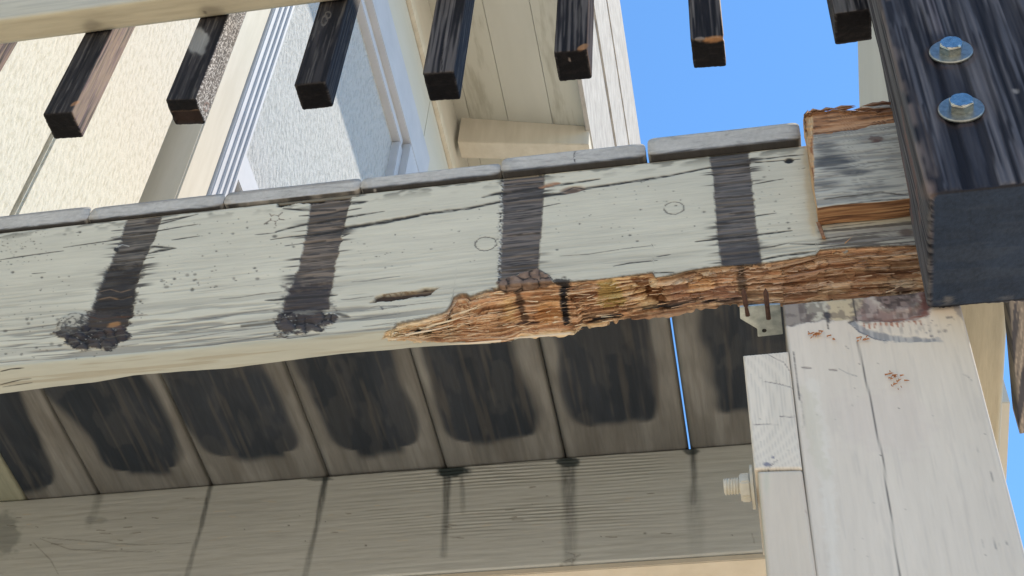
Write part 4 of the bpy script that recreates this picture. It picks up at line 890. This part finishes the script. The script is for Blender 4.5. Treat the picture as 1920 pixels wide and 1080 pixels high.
        for k in range(6):
            b0 = 12 + 4 * k; F.append([6 + k] + [12 + (4 * k + q) % 24 for q in range(0, 5)] + [6 + (k + 1) % 6])
        F.append([12 + k for k in range(24)])
        me = bpy.data.meshes.new('hex_bolt'); me.from_pydata(V, [], F); me.update()
        import bmesh
        bm = bmesh.new(); bm.from_mesh(me); bmesh.ops.recalc_face_normals(bm, faces=bm.faces)
        bmesh.ops.bevel(bm, geom=list(bm.edges), offset=.0004, segments=2, affect='EDGES'); bm.to_mesh(me); bm.free()
        link('hex_bolt', me, M_chrome, p)
build_dark_post()

# ------------------------------------------------------------------ railing: rail and hanging balusters
def build_railing():
    r = thing('railing', (-.3, .8, 1.46), 'railing of an off-white top rail with dark cut-off balusters hanging from it', 'railing')
    zr = onY(0, 86, .80)[2]; yf = onZ(0, 37, zr)[1]
    def pr(P, N, part):
        s = Paint(P, (.47, .44, .33)); x, y, z = P.T
        g = fbm(x * 10, (y + z) * 300, 601); s.c *= (.93 + .14 * fbm(x * 12, y * 60, 602))[:, None]; s.mix(sm(.58, .7, g) * .3, (.33, .30, .22))
        fr = N[:, 1] < -.6; s.mix(fr * .8, (.48, .47, .40)); s.mix(fr * sm(.5, .62, g) * .4, (.36, .35, .30))
        for cx, cy, a, k in ((175, 48, 26, .45), (395, 22, 30, .5), (205, 60, 20, .5), (650, 6, 30, .35)):
            e = np.hypot((s.px - cx) / a, (s.py - cy) / 14) + .5 * (fbm(s.px * .06, s.py * .06, 603) - .5); s.mix((1 - sm(.3, 1.1, e)) * k, (.13, .12, .10))
        s.dots(14, (340, 20, 660, 40), .8, 2.4, 61, (.06, .05, .04), slope=-.12)
        return s.c, (g - .5) * .0004
    xs = np.linspace(-1.19, .139, 420); rg_ = rring(yf, .7995, zr, zr + .088, .0045, .0022)
    R = np.array([[(x, a, b) for a, b in rg_] for x in xs])
    # (y,z) ring is counter-clockwise seen from +x; sweep along +x
    loft('top_rail', R, pr, M_beam, r, 3, 3, flip=False)
    # balusters: px of front-left bottom corner, front-right bottom corner, depth
    spec = [((-165, 240), (-110, 236), .036), ((79.4, 213.9), (134.5, 210), .0345), ((309.6, 187.4), (367, 185.4), .0335), ((551, 159), (610, 152), .0335), ((792, 137), (851, 133), .036), ((1038, 97.8), (1101, 92), .037), ((1294.5, 73.3), (1357, 69), .036), ((1564, 25), (1634, 15), .038)]
    for bi, (L, Rr, dep) in enumerate(spec):
        a = onY(*L, .801); b = onY(*Rr, .801); zb = (a[2] + b[2]) / 2; x0, x1 = a[0], b[0]
        ztop = zr + .075
        zs = np.concatenate([[zb, zb + .0004, zb + .0012], np.linspace(zb + .0025, ztop, 190)])
        rn = rring(0, x1 - x0, 0, dep, .0022, .0011)
        tl = (a[2] - b[2]) / (x1 - x0)
        R = []
        for z in zs:
            rr = rn.copy(); c0 = rr.mean(0); ins = .0010 * math.exp(-(z - zb) / .0005); rr = c0 + (rr - c0) * (1 - ins / .018)
            fade = math.exp(-(z - zb) / .03)
            zz = z + (.5 * (x1 - x0) - rr[:, 0]) * tl * fade
            R.append(np.stack([x0 + rr[:, 0], .801 + rr[:, 1], zz], 1))
        R = np.array(R)
        def paint(P, N, part, bi=bi, x0=x0, x1=x1, dep=dep, zb=zb):
            s = Paint(P, (.015, .014, .016)); px, py = s.px, s.py; x, y, z = P.T
            a = np.where(abs(N[:, 1]) > .7, x, y + .5); sd = 620 + 10 * bi
            a2 = a + .003 * fbm(z * 6, a * 10, sd)
            g1 = fbm(a2 * 330, z * 7, sd + 1); g2 = fbm(a2 * 900, z * 20, sd + 2); g3 = fbm(a2 * 120, z * 5, sd + 3)
            s.mix(sm(.50, .66, g1) * .5, (.05, .046, .046)); s.mix(sm(.60, .74, g2) * .5, (.12, .11, .10)); s.mix((1 - sm(.36, .46, g1)) * .8, (.006, .006, .008))
            s.h += (g1 - .5) * .0009 + (g2 - .5) * .0004
            rt = (N[:, 0] > .6) & (part == 1); fr = (N[:, 1] < -.6) & (part == 1)
            if bi in (0, 1): s.mix(rt * sm(.28, .5, g1) * .85, (.22, .155, .115)); s.mix(rt * sm(.55, .66, g2) * .7, (.10, .06, .075))
            if bi == 2: s.mix(rt * sm(.42, .6, g2) * .7, (.12, .105, .10)); s.mix(rt * sm(.66, .74, vn(a * 900, z * 500, 777)), (.4, .38, .36))
            if bi in (5, 6): s.mix(rt * sm(.3, .5, g1) * .7, (.26, .18, .13))
            if bi >= 4: s.mix(fr * sm(.45, .62, g1) * .5, (.13, .12, .115))
            if bi == 7: s.mix(fr * sm(.35, .6, g1) * .8, (.17, .16, .155))
            if bi == 2:
                e = np.hypot((px - 372) / 20, (py - 78) / 26) + .6 * (fbm(px * .09, py * .09, 778) - .5); s.mix(fr * (1 - sm(.7, 1.05, e)) * .85, (.26, .26, .24)); s.mix(fr * (1 - sm(.5, 1.3, e)) * .3, (.18, .17, .16))
                s.ell(387, 200, 4, 8, .2, (.14, .09, .08), ring=.3)
            if bi == 1: s.ell(141, 194, 9, 3, -.5, (.30, .16, .08), k=.8)
            if bi == 3: s.ell(608, 38, 5, 9, .3, (.10, .09, .08), ring=.3, dep=.0008); s.ell(615, 28, 5, 6, .3, (.10, .09, .08), ring=.3)
            if bi == 4: s.crack([(829, 138), (828, 110), (833, 70)], 1.6, (.004, .004, .005), .001)
            cp = part == 0
            s.c[cp] = (.005, .005, .006); s.mix(cp * sm(.55, .7, fbm(x * 90, y * 300, sd + 5)) * .4, (.018, .015, .015)); s.h = np.where(cp, (fbm(x * 160, y * 160, sd + 6) - .5) * .0018, s.h)
            if bi == 2:     # split-off lower half of the cut end
                k = cp * sm(.016, .0175, y - .801 + .003 * fbm(x * 60, 1, 3)); s.h -= k * .004; s.mix(k * .6, (.05, .032, .026)); s.mix(cp * np.exp(-((y - .8175) / .0012) ** 2), (.25, .16, .10))
            if bi == 6: s.ell(1340, 73, 22, 6, -.1, (.32, .17, .08), k=.9, dep=.001); s.ell(1312, 73, 10, 4, -.1, (.20, .17, .15), k=.8)
            if bi == 5: s.ell(1094, 88, 12, 5, -.4, (.28, .15, .07), k=.8); s.ell(1068, 112, 3, 2, 0, (.3, .25, .22), k=.8)
            return s.c, s.h
        o = loft('baluster', R, paint, M_dark, r, 8, 2, flip=False)
        if bi == 2: o['label'] = 'baluster with a split end and a pale round patch'
        if bi == 6: o['label'] = 'baluster with an orange chipped end'
build_railing()

# ------------------------------------------------------------------ house behind
def build_house():
    XH = -1.2
    hs = thing('house', (XH, 2.5, -1.6), 'cream two-storey house wall with a white framed opening and a deep roof overhang', 'house')
    Y = lambda px, py: onX(px, py, XH)[1]; Zp = lambda px, py, X=XH: onX(px, py, X)[2]
    z0, z1 = -1.6, 5.32
    # siding boards between the grooves
    ys = [-.35, .0, .33, .66, 1.0, Y(26, 403), Y(267, 377)]
    for i in range(len(ys) - 1):
        o = box('siding_board', XH - .068, XH, ys[i] + .006, ys[i + 1] - .006, z0, z1, M_cream, hs, .004)
    yt0, yt1, ym1 = Y(313, 372), Y(373, 365), Y(417, 365)
    box('backing_wall', XH - .2, XH - .07, -.4, 7., z0, z1, M_ctrim, hs, 0)
    box('corner_trim', XH - .068, XH + .022, yt0, yt1 - .002, z0, z1, M_ctrim, hs, .004)
    # ridged jamb, head and far jamb
    zin = Zp(740, 265); zout = Zp(785, 300); yin = Y(740, 265); yout = Y(785, 300)
    fr = box('window_frame', XH - .068, XH + .030, yt1, ym1, z0 + 2.8, zout - .002, M_white, hs, .003)
    for k in range(3): 
        yy = yt1 + (ym1 - yt1) * (.22 + .26 * k); box('frame_ridge', XH + .0285, XH + .036, yy, yy + .011, z0 + 2.8, zin, M_white, fr, .002)
    hd = box('window_frame', XH - .03, XH + .045, ym1 + .001, yout, zin + .045, zout, M_white, hs, .003)
    box('frame_ridge', XH - .05, XH + .02, ym1 + .001, yin + .03, zin, zin + .044, M_white, hd, .003)
    fj = box('window_frame', XH - .03, XH + .045, yin + .045, yout, z0 + 2.8, zin + .044, M_white, hs, .003)
    box('frame_ridge', XH - .05, XH + .02, yin, yin + .044, z0 + 2.8, zin - .001, M_white, fj, .003)
    zmt, zmb = Zp(448, 244, XH - .0), Zp(433, 295)
    box('cross_rail', XH - .06, XH - .003, ym1 + .001, yin, zmb, zmt, M_white, hs, .003)
    box('glazing_bar', XH - .06, XH - .02, ym1 + .001, yin, zmb - .035, zmb - .012, M_ctrim, hs, .002)
    box('window_panel', XH - .011, XH - .008, ym1 + .001, yin, zmt, zin, M_glass, hs, 0)
    box('window_panel', XH - .011, XH - .008, ym1 + .001, yin, z0 + 2.8, zmb - .036, M_glass, hs, 0)
    # plain wall beyond and above
    box('upper_wall_panel', XH - .011, XH + .004, yout + .001, 7., z0, z1, M_soffit, hs, .003)
    box('upper_wall_panel', XH - .011, XH + .004, -.4, yout, zout + .001, z1, M_soffit, hs, .003)
    zth = Zp(840, 310); box('frieze_trim', XH + .004, XH + .022, -.4, 7., zth - .02, zth + .03, M_ctrim, hs, .003)
    # sloping soffit in boards, rafter, fascia
    v = onX(855, 220, XH); yR = v[1]; e = onY(1105, 236, yR); sl_ = (e[2] - v[2]) / (e[0] - v[0])
    def strip(name, xa, xb, ya, yb, off, th, mat, par=hs):
        za, zb_ = v[2] + (xa - XH) * sl_ + off, v[2] + (xb - XH) * sl_ + off
        return prism(name, [(xa, ya, za), (xb, ya, zb_), (xb, ya, zb_ + th), (xa, ya, za + th)], (0, yb - ya, 0), mat, par, .001)
    cuts = [XH, XH + .065, XH + .24, XH + .44, e[0] + .004]
    for i in range(4): strip('soffit_board', cuts[i] + .001, cuts[i + 1] - .001, -.4, 7., 0, .015, M_soffs if i in (1, 3) else M_soffit)
    rz = onY(835, 268, yR)[2]; rz2 = onY(1110, 270, yR)[2]
    for yy in (yR, yR + 1.9):
        prism('rafter', [(XH + .023, yy, rz), (e[0] - .001, yy, rz2), (e[0] - .001, yy, e[2] - .001), (XH + .023, yy, v[2] - .004)], (0, .09, 0), M_ctrim, hs, .003)
    xA = e[0] + .005
    zA0 = onX(1111, 268, xA)[2]; zA1 = onX(1152, 268, xA)[2]; zB1 = onX(1174, 264, xA)[2]; zC1 = onX(1196, 263, xA)[2]
    box('fascia_board', xA - .02, xA, -.4, 7., zA0 - .0, zA1, M_fascia, hs, .002)
    box('fascia_board', xA - .02, xA + .010, -.4, 7., zA1 + .002, zB1 - .002, M_fascia, hs, .002)
    box('drip_edge', xA - .02, xA + .016, -.4, 7., zB1, zC1, M_fascia, hs, .002)
    prism('roof', [(xA + .01, -.4, zC1 + .001), (xA + .01, -.4, zC1 + .03), (XH - 3, -.4, zC1 + 1.2), (XH - 3, -.4, zC1 + 1.17)], (0, 7.4, 0), M_roof, hs)
M_soffs = mat_simple('stained_soffit', (.36, .36, .31), (.48, .49, .44), 9, (2.2, .35, 1), rough=.7, bump=.15, lo=.38, hi=.52)
build_house()

# ------------------------------------------------------------------ overhead joist and pieces right of the post
def build_rest():
    a = onZ(1608, 77, 3.12)
    j = box('roof_joist', a[0], a[0] + .09, 1.0, 5.0, 2.38, 3.12, M_soffit); tag(j, 'tan painted overhead joist showing between the sky and the dark post, depth stretched to shade two balusters', 'joist')  # depth stretched far beyond a joist so its shadow covers two balusters
    # rim joist beyond the post (narrow darker strip) and the weathered board end
    xs = onZ(1893, 570, ZT)[0]
    y0 = 1.2765
    q = [onZ(x, y, 1.30) for x, y in ((1894, 755), (1886, 925), (1800, 925), (1800, 755))]
    k = prism('side_joist', [(p_[0], p_[1], 1.30) for p_ in ((q[0]), (q[1]), (q[2]), (q[3]))], (0, 0, .09), M_soffit, None, .001)
    tag(k, 'narrow tan board seen past the right edge of the painted post', 'board')
    def pw(P, u, v):
        s = Paint(P, (.20, .19, .18)); g = fbm(P[:, 0] * 700, P[:, 1] * 20, 701); g2 = fbm(P[:, 0] * 250, P[:, 1] * 12, 702)
        s.mix(sm(.45, .6, g), (.36, .33, .30)); s.mix(1 - sm(.35, .48, g2), (.06, .065, .085)); return s.c, (g - .5) * .0016 + (g2 - .5) * .001
    zz = 1.03
    c = [onZ(x, y, zz) for x, y in ((1890, 548), (1990, 520), (2010, 812), (1912, 814))]
    mid = onZ(1885, 722, zz)
    o = slab('weathered_board', c[0], c[1], c[2], c[3], (0, 0, .035), .0013, pw, M_across, None, .001)
    tag(o, 'grey weathered bare board end at the right edge of the photo below the dark post', 'board')
build_rest()
